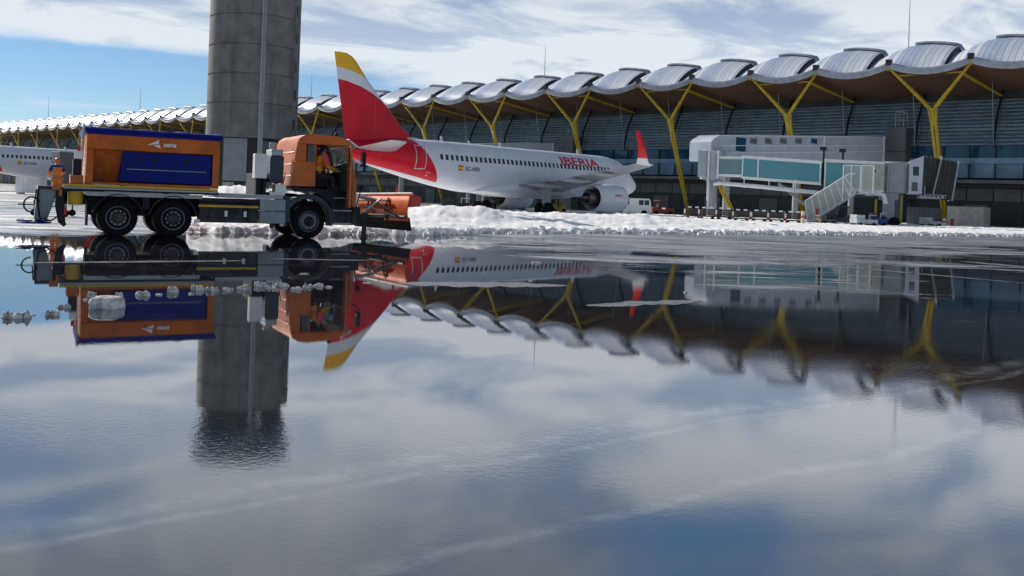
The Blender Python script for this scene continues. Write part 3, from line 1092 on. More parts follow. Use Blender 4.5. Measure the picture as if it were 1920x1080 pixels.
def build_mast():
    c = at(485, 350, 60.0); c.z = 0
    T = empty('light_mast', c)
    tag(T, 'tall pale grey floodlight mast standing in front of the control tower', 'light mast')
    mb = MB(); mb.lathe([(0, 0.16), (8, 0.14), (15.2, 0.115)], (0, 0, 0), 'z', 16)
    mb.lathe([(0, 0.42), (0.06, 0.42), (0.06, 0.27)], (0, 0, 0), 'z', 16)
    mb.build('pole', M['mastgrey'], T, 40)
    h = MB(); h.box(-1.6, 1.6, -0.10, 0.10, 14.8, 14.95)
    h.build('lamp_bar', M['ltgrey'], T)
    for x in (-1.3, -0.45, 0.45, 1.3):
        l = MB(); l.prism([(-0.45, 14.6), (0.05, 14.45), (0.1, 14.8), (-0.35, 14.9)], x - 0.25, x + 0.25, 'x')
        l.build('floodlight', M['dark'], T)


build_mast()


# ---------------------------------------------------------------- airliners
def fus_sec(s):
    """top, bottom, half width of the fuselage at station s (m behind the nose)"""
    top = [(0, 3.08), (0.15, 3.36), (0.5, 3.66), (1.0, 3.98), (1.7, 4.40), (2.3, 4.85), (3.0, 5.35), (3.7, 5.62), (4.6, 5.80), (6, 5.89), (8, 5.90), (27, 5.90), (29, 5.86), (31, 5.78), (33, 5.62), (35, 5.38), (36.6, 5.12), (37.4, 4.98), (37.57, 4.9)]
    bot = [(0, 3.02), (0.15, 2.74), (0.5, 2.48), (1.0, 2.26), (1.7, 2.06), (2.5, 1.93), (3.7, 1.83), (5, 1.79), (24.0, 1.79), (25.2, 1.90), (27.5, 2.24), (30, 2.72), (33, 3.38), (35, 3.92), (36.6, 4.42), (37.4, 4.64), (37.57, 4.75)]
    wid = [(0, 0.03), (0.15, 0.36), (0.5, 0.72), (1.0, 1.06), (1.7, 1.38), (2.5, 1.62), (3.7, 1.84), (5, 1.94), (6.2, 1.975), (25, 1.975), (27, 1.93), (29, 1.74), (31, 1.45), (33, 1.10), (35, 0.70), (36.6, 0.34), (37.4, 0.17), (37.57, 0.08)]
    return lerp_tab(top, s), lerp_tab(bot, s), lerp_tab(wid, s)


def fus_pt(s, z, side=-1, off=0.012):
    t, b, w = fus_sec(s)
    zc, rz = (t + b) / 2, (t - b) / 2
    q = max(-0.999, min(0.999, (z - zc) / rz))
    y = w * math.sqrt(1 - q * q)
    n = Vector((0, y / (w * w), (z - zc) / (rz * rz))).normalized()
    return Vector((17.0 - s, side * (y + off * n.y), z + off * n.z))


def airfoil(le, te, z, th, y=None, n=7, fin=False):
    """closed ring round a chord from station le to te"""
    pts = []
    ch = te - le
    for sgn in (1, -1):
        rng = range(n + 1) if sgn == 1 else range(n - 1, 0, -1)
        for i in rng:
            f = (1 - math.cos(math.pi * i / n)) / 2
            h = th * ch * (2.6 * math.sqrt(f) * (1 - f) * 0.5 + 0.02 * (1 - f)) * sgn
            if fin: pts.append((17 - (le + ch * f), h, z))
            else: pts.append((17 - (le + ch * f), y, z + h))
    return pts


def lip(a, b, f): return a + (b - a) * f


def build_airliner(near):
    A = empty('airliner')
    ss = sorted(set([0, .06, .15, .3, .5, .75, 1, 1.35, 1.7, 2.1, 2.5, 3, 3.7, 4.3, 5, 6] + [6 + 1.0 * i for i in range(1, 31)] + [36.6, 37.1, 37.4, 37.57]))
    n = 44
    rings = []
    for s in ss:
        t, b, w = fus_sec(s)
        zc, rz = (t + b) / 2, (t - b) / 2
        rings.append([(17 - s, w * math.cos(2 * math.pi * k / n), zc + rz * math.sin(2 * math.pi * k / n)) for k in range(n)])
    mb = MB(); mb.loft(rings)
    fus = mb.build('fuselage', M['livery'], A, 60)
    # belly fairing
    fr = []
    for s, w, zt, zb in ((10.4, 1.5, 2.3, 1.75), (11.2, 1.9, 2.9, 1.60), (13, 2.12, 3.15, 1.48), (18, 2.16, 3.15, 1.46), (20.5, 2.0, 3.0, 1.55), (22.3, 1.5, 2.5, 1.72), (23.2, .9, 2.1, 1.80)):
        zc, rz = (zt + zb) / 2, (zt - zb) / 2
        fr.append([(17 - s, w * math.copysign(abs(math.cos(2 * math.pi * k / 24)) ** 0.8, math.cos(2 * math.pi * k / 24)), zc + rz * math.sin(2 * math.pi * k / 24)) for k in range(24)])
    mb = MB(); mb.loft(fr); mb.build('belly_fairing', M['acwhite'], A, 60)
    # fin and rudder
    le = [(5.45, 28.0), (5.8, 28.2), (6.05, 29.6), (6.5, 30.35), (9.93, 33.95), (11.2, 35.05), (11.55, 35.45), (11.76, 36.0)]
    def lev(z): return lerp_tab(le, z)
    def tev(z): return 35.85 + (z - 5.4) * 0.196
    zs = [5.1, 5.45, 5.62, 5.8, 5.95, 6.05, 6.25, 6.5, 7.5, 8.7, 9.93, 10.6, 11.2, 11.4, 11.55, 11.7, 11.76]
    mb = MB(); mb.loft([airfoil(lev(z), tev(z) - (tev(z) - lev(z)) * 0.30, z, 0.13 if z > 6.2 else 0.06, fin=True) for z in zs])
    fin = mb.build('tail_fin', M['livery'], A, 50)
    rz_ = [5.30, 5.75, 6.5, 7.5, 8.7, 9.93, 10.8, 11.5, 11.74]
    def rud(z):
        l, t = lev(z), tev(z)
        a = t - (t - l) * 0.295
        h = 0.028 * (t - l) + 0.02
        return [(17 - a, h, z), (17 - t, 0.012, z), (17 - t, -0.012, z), (17 - a, -h, z)]
    mb = MB(); mb.loft([rud(z) for z in rz_]); mb.build('rudder', M['livery'], fin)
    for sd in (-1, 1):
        mb = MB()
        rg = []
        for f in (0, .15, .5, .9, .97, 1.0):
            y = sd * lip(0.55, 6.2, f)
            l = lip(31.5, 34.9, f) + (0.3 if f > .95 else 0) + (0.25 if f == 1 else 0)
            t = lip(35.4, 36.5, f)
            rg.append(airfoil(l, t, lip(4.75, 5.15, f), 0.10 if f < 1 else 0.04, y))
        mb.loft(rg); mb.build('tailplane', M['acgrey'], A, 50)
    # wings with sharklets
    for sd in (-1, 1):
        W = [(0.9, 11.7, 19.0, 2.45, .14), (2.0, 12.2, 19.05, 2.60, .14), (4.2, 13.4, 19.1, 2.82, .125), (6.4, 14.6, 19.15, 3.05, .115), (9, 15.95, 19.95, 3.36, .11), (12, 17.5, 20.85, 3.73, .105), (15, 19.05, 21.75, 4.08, .10), (16.6, 19.95, 22.2, 4.28, .10)]
        mb = MB(); mb.loft([airfoil(l, t, z, th, sd * y, 9) for y, l, t, z, th in W])
        wing = mb.build('wing', M['acgrey'], A, 50)
        # white bend, then red blade
        def shark(f):
            y = lip(16.6, 17.25, min(1, f * 2.2)) + 0.36 * max(0, f - 0.45)
            z = 4.28 + 0.05 * f + 2.25 * max(0, f - 0.12) ** 1.12 / (0.88 ** 1.12)
            return y, lip(20.15, 23.05, f ** 0.72), lip(22.2, 23.5, f), z
        def ring(f, th):
            y, l, t, z = shark(f)
            tilt = min(1, f * 2.5)
            pts = []
            for p in airfoil(l, t, 0, th, 0, 6):
                pts.append((p[0], sd * (y + p[2] * tilt), z + p[2] * (1 - tilt)))
            return pts
        mb = MB(); mb.loft([ring(f, .09) for f in (0, .06, .12, .18, .24, .29)])
        mb.build('wingtip_bend', M['acwhite'], wing, 50)
        mb = MB(); mb.loft([ring(f, th) for f, th in ((.29, .09), (.40, .085), (.55, .08), (.75, .08), (.92, .07), (.98, .06), (1, .03))])
        mb.build('sharklet', M['acred'], wing, 50)
        for y, l, t, z, ln in ((5.0, 16.2, 21.3, 2.60, .26), (8.9, 17.6, 21.8, 3.05, .22), (12.6, 19.2, 22.3, 3.52, .18)):
            mb = MB(); mb.lathe([(17 - t, 0.03), (17 - t + 1.0, ln * .7), (17 - t + 2.4, ln), (17 - l - .8, ln * .8), (17 - l, 0.03)], (0, sd * y, z), 'x', 12)
            mb.build('flap_fairing', M['acgrey'], wing, 50)
        # engine
        ey, ez = sd * 5.75, 1.72
        mb = MB()
        mb.lathe([(17 - 9.9, 1.02), (17 - 9.85, 1.10), (17 - 9.95, 1.18), (17 - 10.6, 1.29), (17 - 11.6, 1.32), (17 - 12.6, 1.24), (17 - 13.7, 1.05), (17 - 13.72, 1.02), (17 - 12.6, 1.0), (17 - 10.6, 0.98), (17 - 9.9, 1.02)], (0, ey, ez), 'x', 36, 0, False)
        eng = mb.build('engine_nacelle', M['acwhite'], A, 50)
        mb = MB()
        mb.lathe([(17 - 11.9, 1.0), (17 - 11.9, .68), (17 - 13.2, .70), (17 - 14.1, .60), (17 - 14.5, .46), (17 - 14.52, .42), (17 - 14.3, .36), (17 - 15.0, .14), (17 - 15.15, .02)], (0, ey, ez), 'x', 28, 0, False)
        mb.build('exhaust', M['engine'], eng, 40)
        mb = MB()
        mb.lathe([(17 - 10.2, .02), (17 - 10.5, .25), (17 - 10.7, .32)], (0, ey, ez), 'x', 20, 0, False)
        for i in range(18):
            a = 2 * math.pi * i / 18
            mb.add([(17 - 10.65, ey + math.cos(a) * .3, ez + math.sin(a) * .3), (17 - 10.8, ey + math.cos(a + .2) * .3, ez + math.sin(a + .2) * .3),
                    (17 - 10.85, ey + math.cos(a + .25) * .98, ez + math.sin(a + .25) * .98), (17 - 10.65, ey + math.cos(a) * .98, ez + math.sin(a) * .98)], [(0, 1, 2, 3)])
        mb.build('fan', M['engine'], eng)
        mb = MB()
        mb.loft([[(17 - l, ey - w, z), (17 - l, ey + w, z), (17 - t, ey + .03, z), (17 - t, ey - .03, z)] for l, t, z, w in ((11.2, 14.8, 2.5, .2), (11.6, 16.2, 2.9, .2), (14.4, 17.0, 3.1, .14))])
        mb.build('pylon', M['acgrey'], eng, 40)
        # main gear
        mb = MB()
        mb.tube([(17 - 17.7, sd * 3.8, 2.7), (17 - 17.7, sd * 3.8, .58)], [.16, .12], 10)
        mb.tube([(17 - 17.7, sd * 3.15, .58), (17 - 17.7, sd * 4.45, .58)], .08, 8)
        mb.tube([(17 - 17.7, sd * 3.8, 1.5), (17 - 17.2, sd * 2.2, 2.3)], .07, 8)
        lg = mb.build('main_gear', M['ltgrey'], A, 50)
        for dy in (-.46, .46):
            w = MB(); w.lathe([(-.2, .35), (-.2, .52), (-.13, .585), (.13, .585), (.2, .52), (.2, .35)], (17 - 17.7, sd * 3.8 + dy, .585), 'y', 24)
            w.lathe([(-.16, .02), (-.17, .3), (-.13, .35), (.13, .35), (.17, .3), (.16, .02)], (17 - 17.7, sd * 3.8 + dy, .585), 'y', 20, 1)
            w.build('gear_wheel', [M['rubber'], M['ltgrey']], lg, 40)
        g = MB(); g.box(17 - 18.25, 17 - 17.15, sd * 4.05 - .03, sd * 4.05 + .03, 1.05, 2.75)
        g.build('gear_door', M['acgrey'], lg, None, .02)
    mb = MB()
    mb.tube([(17 - 5.05, 0, 2.0), (17 - 5.05, 0, .4)], [.1, .08], 10)
    mb.tube([(17 - 5.05, -.35, .39), (17 - 5.05, .35, .39)], .05, 8)
    ng = mb.build('nose_gear', M['ltgrey'], A, 50)
    for dy in (-.25, .25):
        w = MB(); w.lathe([(-.1, .02), (-.11, .3), (-.07, .38), (.07, .38), (.11, .3), (.1, .02)], (17 - 5.05, dy, .385), 'y', 20)
        w.build('gear_wheel', M['rubber'], ng, 40)
    # cockpit glazing
    mb = MB()
    for sd in (-1, 1):
        mb.add([fus_pt(1.95, 4.48, sd, .015), fus_pt(2.55, 4.42, sd, .015), fus_pt(2.95, 4.95, sd, .015), fus_pt(2.45, 4.86, sd, .015)], [(0, 1, 2, 3)])
        mb.add([fus_pt(2.65, 4.42, sd, .015), fus_pt(3.3, 4.42, sd, .015), fus_pt(3.55, 4.98, sd, .015), fus_pt(3.05, 4.97, sd, .015)], [(0, 1, 2, 3)])
    mb.build('cockpit_window', M['window'], A, None, 0, False)
    # aerials on the crown
    for s, h in ((26.3, .42), (19.5, .35), (9.0, .45), (23.2, .25)):
        mb = MB(); mb.prism([(17 - s - .18, 5.85), (17 - s + .18, 5.85), (17 - s - .05, 5.9 + h), (17 - s - .2, 5.9 + h)], -.025, .025, 'y')
        mb.build('crown_aerial', M['acwhite'], A)
    # cabin windows, doors
    def patch(s, z, w, h, off=.014):
        m = MB(); m.add([fus_pt(s + w / 2, z - h / 2, -1, off), fus_pt(s - w / 2, z - h / 2, -1, off), fus_pt(s - w / 2, z, -1, off + .003), fus_pt(s - w / 2, z + h / 2, -1, off), fus_pt(s + w / 2, z + h / 2, -1, off), fus_pt(s + w / 2, z, -1, off + .003)], [(0, 1, 2, 3, 4, 5)])
        return m
    s = 27.84
    k = 0
    proto = None
    while s > 6.4:
        if not (15.15 < s < 15.5):
            patch(s, 4.50, .27, .42).build('cabin_window', M['window'], A, None, 0, False)
        s -= .533
    def outline(s0, s1, z0, z1, w, name, m):
        mb = MB()
        nz = 8
        for a, b in ((s0, s0 + w), (s1 - w, s1)):
            q = [[fus_pt(a, lip(z0, z1, i / nz), -1, .02), fus_pt(b, lip(z0, z1, i / nz), -1, .02)] for i in range(nz + 1)]
            mb.loft(q, False, 0, False)
        for z in (z0, z1 - w):
            mb.add([fus_pt(s0, z, -1, .021), fus_pt(s1, z, -1, .021), fus_pt(s1, z + w, -1, .021), fus_pt(s0, z + w, -1, .021)], [(0, 1, 2, 3)])
        mb.build(name, m, A, None, 0, False)
    outline(29.3, 30.25, 3.45, 5.3, .07, 'cabin_door', M['line'])
    outline(4.6, 5.5, 3.35, 5.2, .05, 'cabin_door', M['line'])
    outline(14.9, 15.5, 3.95, 4.95, .04, 'overwing_exit', M['line'])
    outline(14.05, 14.65, 3.95, 4.95, .04, 'overwing_exit', M['line'])
    outline(7.4, 9.2, 2.2, 3.4, .04, 'cargo_door', M['line'])
    # titles
    def letters(body, s0, w, z0, h, m, name, bold=.02, slant=0.0):
        mb = text_mb(body, w, h, bold, slant)
        me = bpy.data.meshes.new(name)
        me.from_pydata(mb.v, [], mb.f)
        bm = bmesh.new(); bm.from_mesh(me)
        for i in range(1, 8):
            bmesh.ops.bisect_plane(bm, geom=bm.verts[:] + bm.edges[:] + bm.faces[:], plane_co=(0, h * i / 8, 0), plane_no=(0, 1, 0))
        for v in bm.verts:
            v.co = fus_pt(s0 - v.co.x, z0 + v.co.y, -1, .025)
        bm.to_mesh(me); bm.free()
        me.materials.append(m)
        o = bpy.data.objects.new(name, me); COL.objects.link(o); o.parent = A
    letters('IBERIA', 13.3, 5.5, 4.66, .72, M['letter_red'], 'airline_title', .018)
    letters('EC-NER', 25.35, 1.6, 3.52, .34, M['ink'], 'registration', .02)
    fl = MB()
    for i, (z0, z1, c) in enumerate(((3.52, 3.62, 0), (3.62, 3.82, 1), (3.82, 3.92, 0))):
        fl.add([fus_pt(26.15, z0, -1, .022), fus_pt(25.6, z0, -1, .022), fus_pt(25.6, z1, -1, .022), fus_pt(26.15, z1, -1, .022)], [(0, 1, 2, 3)], c)
    fl.build('flag', [M['letter_red'], M['acyellow']], A, None, 0, False)
    em = MB()
    c = fus_pt(28.9, 3.15, -1, .03)
    for a0 in (0, 2.1, 4.2):
        p = [fus_pt(28.9 - .2 * math.cos(a0 + d) * q, 3.15 + .22 * math.sin(a0 + d) * q, -1, .024) for d, q in ((0, 1), (.7, 1), (.5, .4))]
        em.add(p, [(0, 1, 2)])
    em.build('tail_emblem', M['acwhite'], A, None, 0, False)
    t = text_mb('IBERIA', 1.0, .17, .03)
    m4 = MB()
    pts = []
    for v in t.v:
        z = 1.92 + v[1]
        s = 12.0 - v[0]
        rr = lerp_tab([(10.6, 1.29), (11.6, 1.32), (12.6, 1.24)], s) + .012
        pts.append((17 - s, -5.75 - math.sqrt(rr * rr - (z - 1.72) ** 2), z))
    m4.add(pts, t.f); m4.build('engine_title', M['letter_red'], A, None, 0, False)
    return A


NOSE = at(1187, 350, 94.0)
HD = R(90 - 44)
AX = Vector((math.cos(HD), math.sin(HD), 0))
AIR = build_airliner(True)
AIR.location = (NOSE.x - AX.x * 17, NOSE.y - AX.y * 17, 0)
AIR.rotation_euler = (0, 0, HD)
tag(AIR, 'white airliner with big red and yellow tail fin parked before the terminal', 'airliner', 'airliners parked nose-in at the terminal')
AIR2 = copy_tree(AIR)
q = at(45, 318, 122.0)
AIR2.location = (q.x + AX.x * (24.7 - 17) - AX.y * 1.9 * -0 , q.y + AX.y * (24.7 - 17), 0)
tag(AIR2, 'distant white airliner cut by the left edge of the photo', 'airliner')


# ---------------------------------------------------------------- people
def person(name, pose, label, cat='person'):
    P = empty(name)
    tag(P, label, cat)
    J = pose['j']
    def pick(keys, grow=1.0, over=None):
        return {k: (J[k][0], J[k][1] * grow if not over or k not in over else over[k]) for k in keys}
    body_keys = [k for k in J]
    edges = pose['e']
    skin('body', ({k: J[k] for k in body_keys}, edges, 'pelvis'), M['skin'], P, 1)
    tops = [k for k in ('pelvis', 'waist', 'chest', 'collar', 'shl', 'ell', 'wrl', 'shr', 'elr', 'wrr') if k in J]
    te = [e for e in edges if e[0] in tops and e[1] in tops]
    jk = {k: (J[k][0], J[k][1] * 1.22 + .014) for k in tops}
    skin('jacket', (jk, te, 'pelvis'), pose['jacket'], P, 1)
    bots = [k for k in ('pelvis', 'hpl', 'knl', 'anl', 'hpr', 'knr', 'anr') if k in J]
    be = [e for e in edges if e[0] in bots and e[1] in bots]
    skin('trousers', ({k: (J[k][0], J[k][1] * 1.2 + .012) for k in bots}, be, 'pelvis'), pose['trousers'], P, 1)
    for sfx in ('l', 'r'):
        a, t = Vector(J['an' + sfx][0]), Vector(J['to' + sfx][0])
        bt = MB(); bt.tube([a + Vector((0, 0, .05)), a + Vector((0, 0, -.02)), a.lerp(t, .5) + Vector((0, 0, -.0)), t], [.062, .065, .058, .04], 10)
        bt.build('boot', M['rubber'], P, 60)
    # face
    h = Vector(J['head'][0]); f = Vector(pose['face']).normalized(); sd = f.cross(Vector((0, 0, 1))).normalized(); up = sd.cross(f)
    for e in (-1, 1):
        m = MB(); m.ball(h + f * .088 + sd * e * .032 + up * .012, .011, 6); m.build('eye', M['window'], P, 60)
        m = MB(); m.ball(h + sd * e * .083 - up * .005, .026, 6); m.build('ear', M['skin'], P, 60)
    m = MB(); m.tube([h + f * .085 + up * .02, h + f * .118 - up * .025, h + f * .088 - up * .035], [.008, .016, .012], 6); m.build('nose', M['skin'], P, 60)
    m = MB(); m.tube([h + f * .090 + sd * .022 - up * .06, h + f * .096 - up * .062, h + f * .090 - sd * .022 - up * .06], .006, 5); m.build('mouth', M['hipink'], P, 60)
    pose['head_gear'](P, h, f, up, sd)
    return P


def hand(J, E, wr, sfx, d, side):
    """palm and five finger chains grown from the wrist joint"""
    w = Vector(J[wr][0]); d = Vector(d).normalized(); s = Vector(side).normalized(); n = d.cross(s)
    pk = 'palm' + sfx
    J[pk] = (w + d * .07, (.036, .02)); E.append((wr, pk))
    for i, (o, l) in enumerate(((-.030, .068), (-.010, .078), (.010, .073), (.028, .058))):
        a, b, c = 'f%d%s' % (i, sfx), 'g%d%s' % (i, sfx), 'h%d%s' % (i, sfx)
        J[a] = (w + d * .095 + s * o, .010); J[b] = (w + d * (.095 + l * .55) + s * o * 1.15 + n * .012, .009); J[c] = (w + d * (.095 + l * .85) + s * o * 1.2 + n * .034, .008)
        E += [(pk, a), (a, b), (b, c)]
    J['ta' + sfx] = (w + d * .055 - s * .045, .012); J['tb' + sfx] = (w + d * .09 - s * .062 + n * .012, .010)
    E += [(pk, 'ta' + sfx), ('ta' + sfx, 'tb' + sfx)]


BASE_E = [('pelvis', 'waist'), ('waist', 'chest'), ('chest', 'collar'), ('collar', 'neck'), ('neck', 'head'), ('head', 'crown'), ('collar', 'shl'), ('shl', 'ell'), ('ell', 'wrl'),
          ('collar', 'shr'), ('shr', 'elr'), ('elr', 'wrr'), ('pelvis', 'hpl'), ('hpl', 'knl'), ('knl', 'anl'), ('anl', 'tol'), ('pelvis', 'hpr'), ('hpr', 'knr'), ('knr', 'anr'), ('anr', 'tor')]


def helmet_gear(P, h, f, up, sd):
    m = MB()
    m.lathe([(-.01, .118), (.03, .116), (.07, .10), (.105, .066), (.122, .02)], h + up * .02, 'z', 16)
    m.lathe([(-.012, .115), (-.012, .140), (.0, .138), (.0, .115)], h + up * .02 + f * .014, 'z', 16, 0, False)
    m.build('helmet', M['helmet'], P, 60)


def hair_gear(P, h, f, up, sd):
    m = MB()
    m.lathe([(-.05, .098), (0, .106), (.05, .102), (.09, .075), (.115, .03), (.118, .005)], h - f * .015 + up * .01, 'z', 14)
    m.build('hair', M['hair'], P, 60)


# ---------------------------------------------------------------- snow plough truck
TR0 = gnd(220, 443)
TR1 = gnd(575, 447)
TD = (TR1 - TR0).normalized()
TN = Vector((-TD.y, TD.x, 0))
TC = TR0 + TN * 1.25
TRK_RZ = math.atan2(TD.y, TD.x)


def tw(t, y, z): return TC + TD * t + TN * y + Vector((0, 0, z))


def build_truck():
    T = empty('snowplough_truck', TC, TRK_RZ)
    tag(T, 'orange three axle snow plough truck with blue salt hopper standing in meltwater', 'truck')
    # ---- chassis
    mb = MB()
    for y in (-.45, .45):
        mb.box(-1.35, 6.5, y - .05, y + .05, .82, 1.10)
    for t in (-1.3, 0.7, 2.2, 3.4, 4.6, 6.3): mb.box(t - .06, t + .06, -.40, .40, .86, 1.06)
    for t in (0, 1.42, 5.27): mb.tube([(t, -.9, .5), (t, .9, .5)], .09, 8)
    for t in (0, 1.42): mb.lathe([(-.2, .1), (-.12, .22), (.12, .22), (.2, .1)], (t, 0, .5), 'x', 12)
    mb.box(2.0, 3.7, -.40, .40, .55, .84)
    ch = mb.build('chassis', M['truckdk'], T, None, .01)
    mb = MB(); mb.box(2.63, 4.5, -1.15, 1.15, 1.14, 1.26); mb.build('deck', M['ltgrey'], T, None, .015)
    # ---- hopper
    yn, yf = -1.24, 1.24
    mb = MB()
    mb.box(-.83, 2.62, yn, yn + .10, 2.34, 2.77); mb.box(-.83, 2.62, yf - .10, yf, 2.34, 2.77)
    for a, b in ((-.83, -.66), (2.44, 2.62)):
        mb.box(a, b, yn, yf, 1.38, 2.338)
    mb.box(-.83, 2.62, yn, yf, 1.385, 1.45)
    mb.box(-.83, -.80, yn + .1, yf - .1, 2.34, 2.77); mb.box(2.59, 2.62, yn + .1, yf - .1, 2.34, 2.77)
    # sloping V body
    mb.prism([(yn + .10, 2.338), (yn + .62, 1.452), (yf - .62, 1.452), (yf - .10, 2.338)], -.655, 2.435, 'x')
    hop = mb.build('salt_hopper', M['orange'], T, None, .012)
    tk = MB()
    tk.prism([(.0, 1.49), (.07, 2.31), (2.41, 2.33), (2.41, 1.48)], yn + .05, yn + .55, 'y')
    tank = tk.build('brine_tank', M['bluetank'], hop, None, .02)
    l = MB(); l.box(.18, 2.28, yn + .035, yn + .06, 1.83, 1.845); l.build('tank_strip', M['ltgrey'], tank)
    for t in (.9, 1.72):
        l = MB(); l.lathe([(0, .07), (-.03, .07), (-.04, .05)], (t, yn + .05, 2.12), 'y', 12); l.build('tank_cap', M['truckdk'], tank, 40)
    tp = MB()
    rg = []
    for i in range(25):
        t = -.86 + 3.5 * i / 24
        sag = .02 * math.sin(i * 1.9) + .015 * math.sin(i * .8)
        rg.append([(t, yn - .03, 2.74), (t, yn - .045, 2.83), (t, yn + .10, 2.92 + sag), (t, -.3, 2.97 + sag), (t, .3, 2.97 - sag), (t, yf - .10, 2.92 - sag), (t, yf + .045, 2.83), (t, yf + .03, 2.74)])
    tp.loft(rg)
    tp.tube([(-.9, yn - .02, 2.86), (2.68, yn - .02, 2.85)], .055, 10)
    tp.build('tarpaulin', M['blue'], hop, 50)
    # emblem and name
    em = MB(); em.add([(.68, yn - .006, 2.52), (.98, yn - .006, 2.68), (.98, yn - .006, 2.56)], [(0, 1, 2)]); em.add([(.82, yn - .006, 2.51), (1.0, yn - .006, 2.545), (1.03, yn - .006, 2.44)], [(0, 1, 2)])
    em.build('emblem', M['whitepaint'], hop, None, 0, False)
    tx = text_mb('aena', .34, None, .03); tx.xform(Matrix(((1, 0, 0, 1.10), (0, 0, 1, yn - .006), (0, 1, 0, 2.49), (0, 0, 0, 1))))
    tx.build('operator_name', M['whitepaint'], hop, None, 0, False)
    # sub frame rails
    mb = MB(); mb.box(-1.38, 2.60, yn - .01, yn + .06, 1.315, 1.375); mb.build('yellow_rail', M['yelline'], T)
    mb = MB(); mb.box(-1.36, 2.62, yn + .0, yf - .0, 1.20, 1.312); mb.build('sub_frame', M['truckdk'], T, None, .01)
    mb = MB(); mb.box(-1.36, 2.60, yn - .012, yn + .02, 1.255, 1.30); mb.build('side_strip', M['ltgrey'], T)
    # ladder, posts at the rear
    mb = MB()
    for y in (-1.0, -.62): mb.tube([(-.95, y, 1.3), (-.88, y, 3.0)], .022, 6)
    for k in range(6): mb.tube([(-.94 + .012 * k, -1.0, 1.5 + .26 * k), (-.94 + .012 * k, -.62, 1.5 + .26 * k)], .018, 6)
    mb.build('rear_ladder', M['ltgrey'], T)
    mb = MB(); mb.box(-1.20, -.88, -1.18, -.70, 1.38, 1.62); mb.box(-1.14, -.94, -1.1, -.8, 1.62, 2.05, 1); mb.build('spreader_drive', [M['orange'], M['truckdk']], T, None, .02)
    lb = MB(); lb.box(-1.12, -.92, -1.16, -1.08, 2.06, 2.24); lb.build('warning_board', M['whitepaint'], T)
    lr = MB(); lr.box(-1.06, -.97, -1.165, -1.10, 2.26, 2.42); lr.build('warning_lamp', M['red'], T, None, .02)
    mb = MB(); mb.lathe([(.82, .17), (.86, .19), (1.18, .19)], (-1.05, -.98, 0), 'z', 18); mb.build('lubricant_tank', M['yelline'], T, 40)
    mb = MB()
    mb.tube([(-1.45, -1.05, 1.25), (-1.42, -1.05, .8), (-1.36, -1.0, .35), (-1.28, -1.0, .25)], [.07, .12, .09, .05], 8)
    mb.box(-1.42, -1.25, -1.1, -.9, .55, .75, 1)
    mb.build('rear_underrun', [M['truckdk'], M['red']], T)
    # salt chute, spinner disc, hoses
    mb = MB()
    mb.loft([[(-1.96 + a, -.98 + y0, 1.22), (-1.46 + a, -.98 + y0, 1.22), (-1.46 + a, -.42, 1.22), (-1.96 + a, -.42, 1.22)] if k == 0 else
             [(-2.02, -.86, .40), (-1.70, -.86, .40), (-1.70, -.52, .40), (-2.02, -.52, .40)] for k, a, y0 in ((0, 0, 0), (1, 0, 0))])
    chute = mb.build('salt_chute', M['boxgrey'], T, None, .015)
    mb = MB()
    mb.lathe([(.30, .05), (.30, .42), (.32, .44), (.34, .42), (.36, .05)], (-2.02, -.72, 0), 'z', 24)
    for i in range(6):
        a = i * math.pi / 3
        mb.tube([(-2.02 + .08 * math.cos(a), -.72 + .08 * math.sin(a), .37), (-2.02 + .4 * math.cos(a), -.72 + .4 * math.sin(a), .37)], .02, 5)
    mb.build('spinner_disc', M['bluetank'], chute, 40)
    mb = MB()
    mb.tube([(-2.08 + .19 * math.cos(a), -.95, .80 + .20 * math.sin(a)) for a in [R(x) for x in range(20, 300, 20)]], .022, 6)
    mb.tube([(-1.93, -1.0, 1.25), (-1.95, -1.02, .9), (-1.88, -1.0, .45), (-1.62, -1.0, .38), (-1.45, -1.0, .5)], .022, 6)
    mb.tube([(-1.98, -.98, 1.2), (-2.02, -1.0, .80), (-2.40, -.98, .80)], .02, 6)
    mb.build('hose', M['rubber'], chute, 60)
    mb = MB(); mb.box(-1.95, -1.38, -1.05, .9, 1.22, 1.30); mb.build('rear_platform', M['dark'], T)
    mb = MB(); mb.box(-1.62, -1.40, -1.22, -1.0, 1.20, 1.36); mb.box(-1.46, -1.38, -1.24, -1.02, 1.05, 1.2); mb.build('rear_marker', M['orange'], T, None, .015)
    # ---- wheels
    def wheel(t, y, s, w2=False):
        wd = .30 if not w2 else .56
        m = MB()
        m.lathe([(-wd / 2, .31), (-wd / 2, .44), (-wd / 2 + .05, .505), (wd / 2 - .05, .505), (wd / 2, .44), (wd / 2, .31)], (t, y, .505), 'y', 36)
        for k in range(36):
            a = 2 * math.pi * k / 36
            for yy in (-wd / 2 + .04, wd / 2 - .10):
                m.add([(t + math.cos(a + da) * r, y + yy + dy, .505 + math.sin(a + da) * r) for r in (.503, .515) for da, dy in ((-.04, 0), (.04, 0), (.05, .06), (-.03, .06))],
                      [(4, 5, 6, 7), (0, 1, 5, 4), (1, 2, 6, 5), (2, 3, 7, 6), (3, 0, 4, 7)])
        wh = m.build('wheel', M['rubber'], T, 35)
        o = y + s * (wd / 2)
        r = MB()
        if w2: prof = [(.02, .315), (.015, .292), (-.015, .282), (-.03, .235), (.0, .22), (.0, .15)]
        else: prof = [(.02, .315), (.01, .295), (-.02, .285), (.03, .235), (.05, .22), (.05, .15)]
        r.lathe([(s * a, b) for a, b in prof], (t, o, .505), 'y', 30, 0, False)
        r.build('rim', M['rim'], wh, 40)
        h = MB()
        b0 = .0 if w2 else .05
        h.lathe([(s * b0, .155), (s * (b0 + .06), .14), (s * (b0 + .09), .10), (s * (b0 + .09), .001)], (t, o, .505), 'y', 20, 0, False)
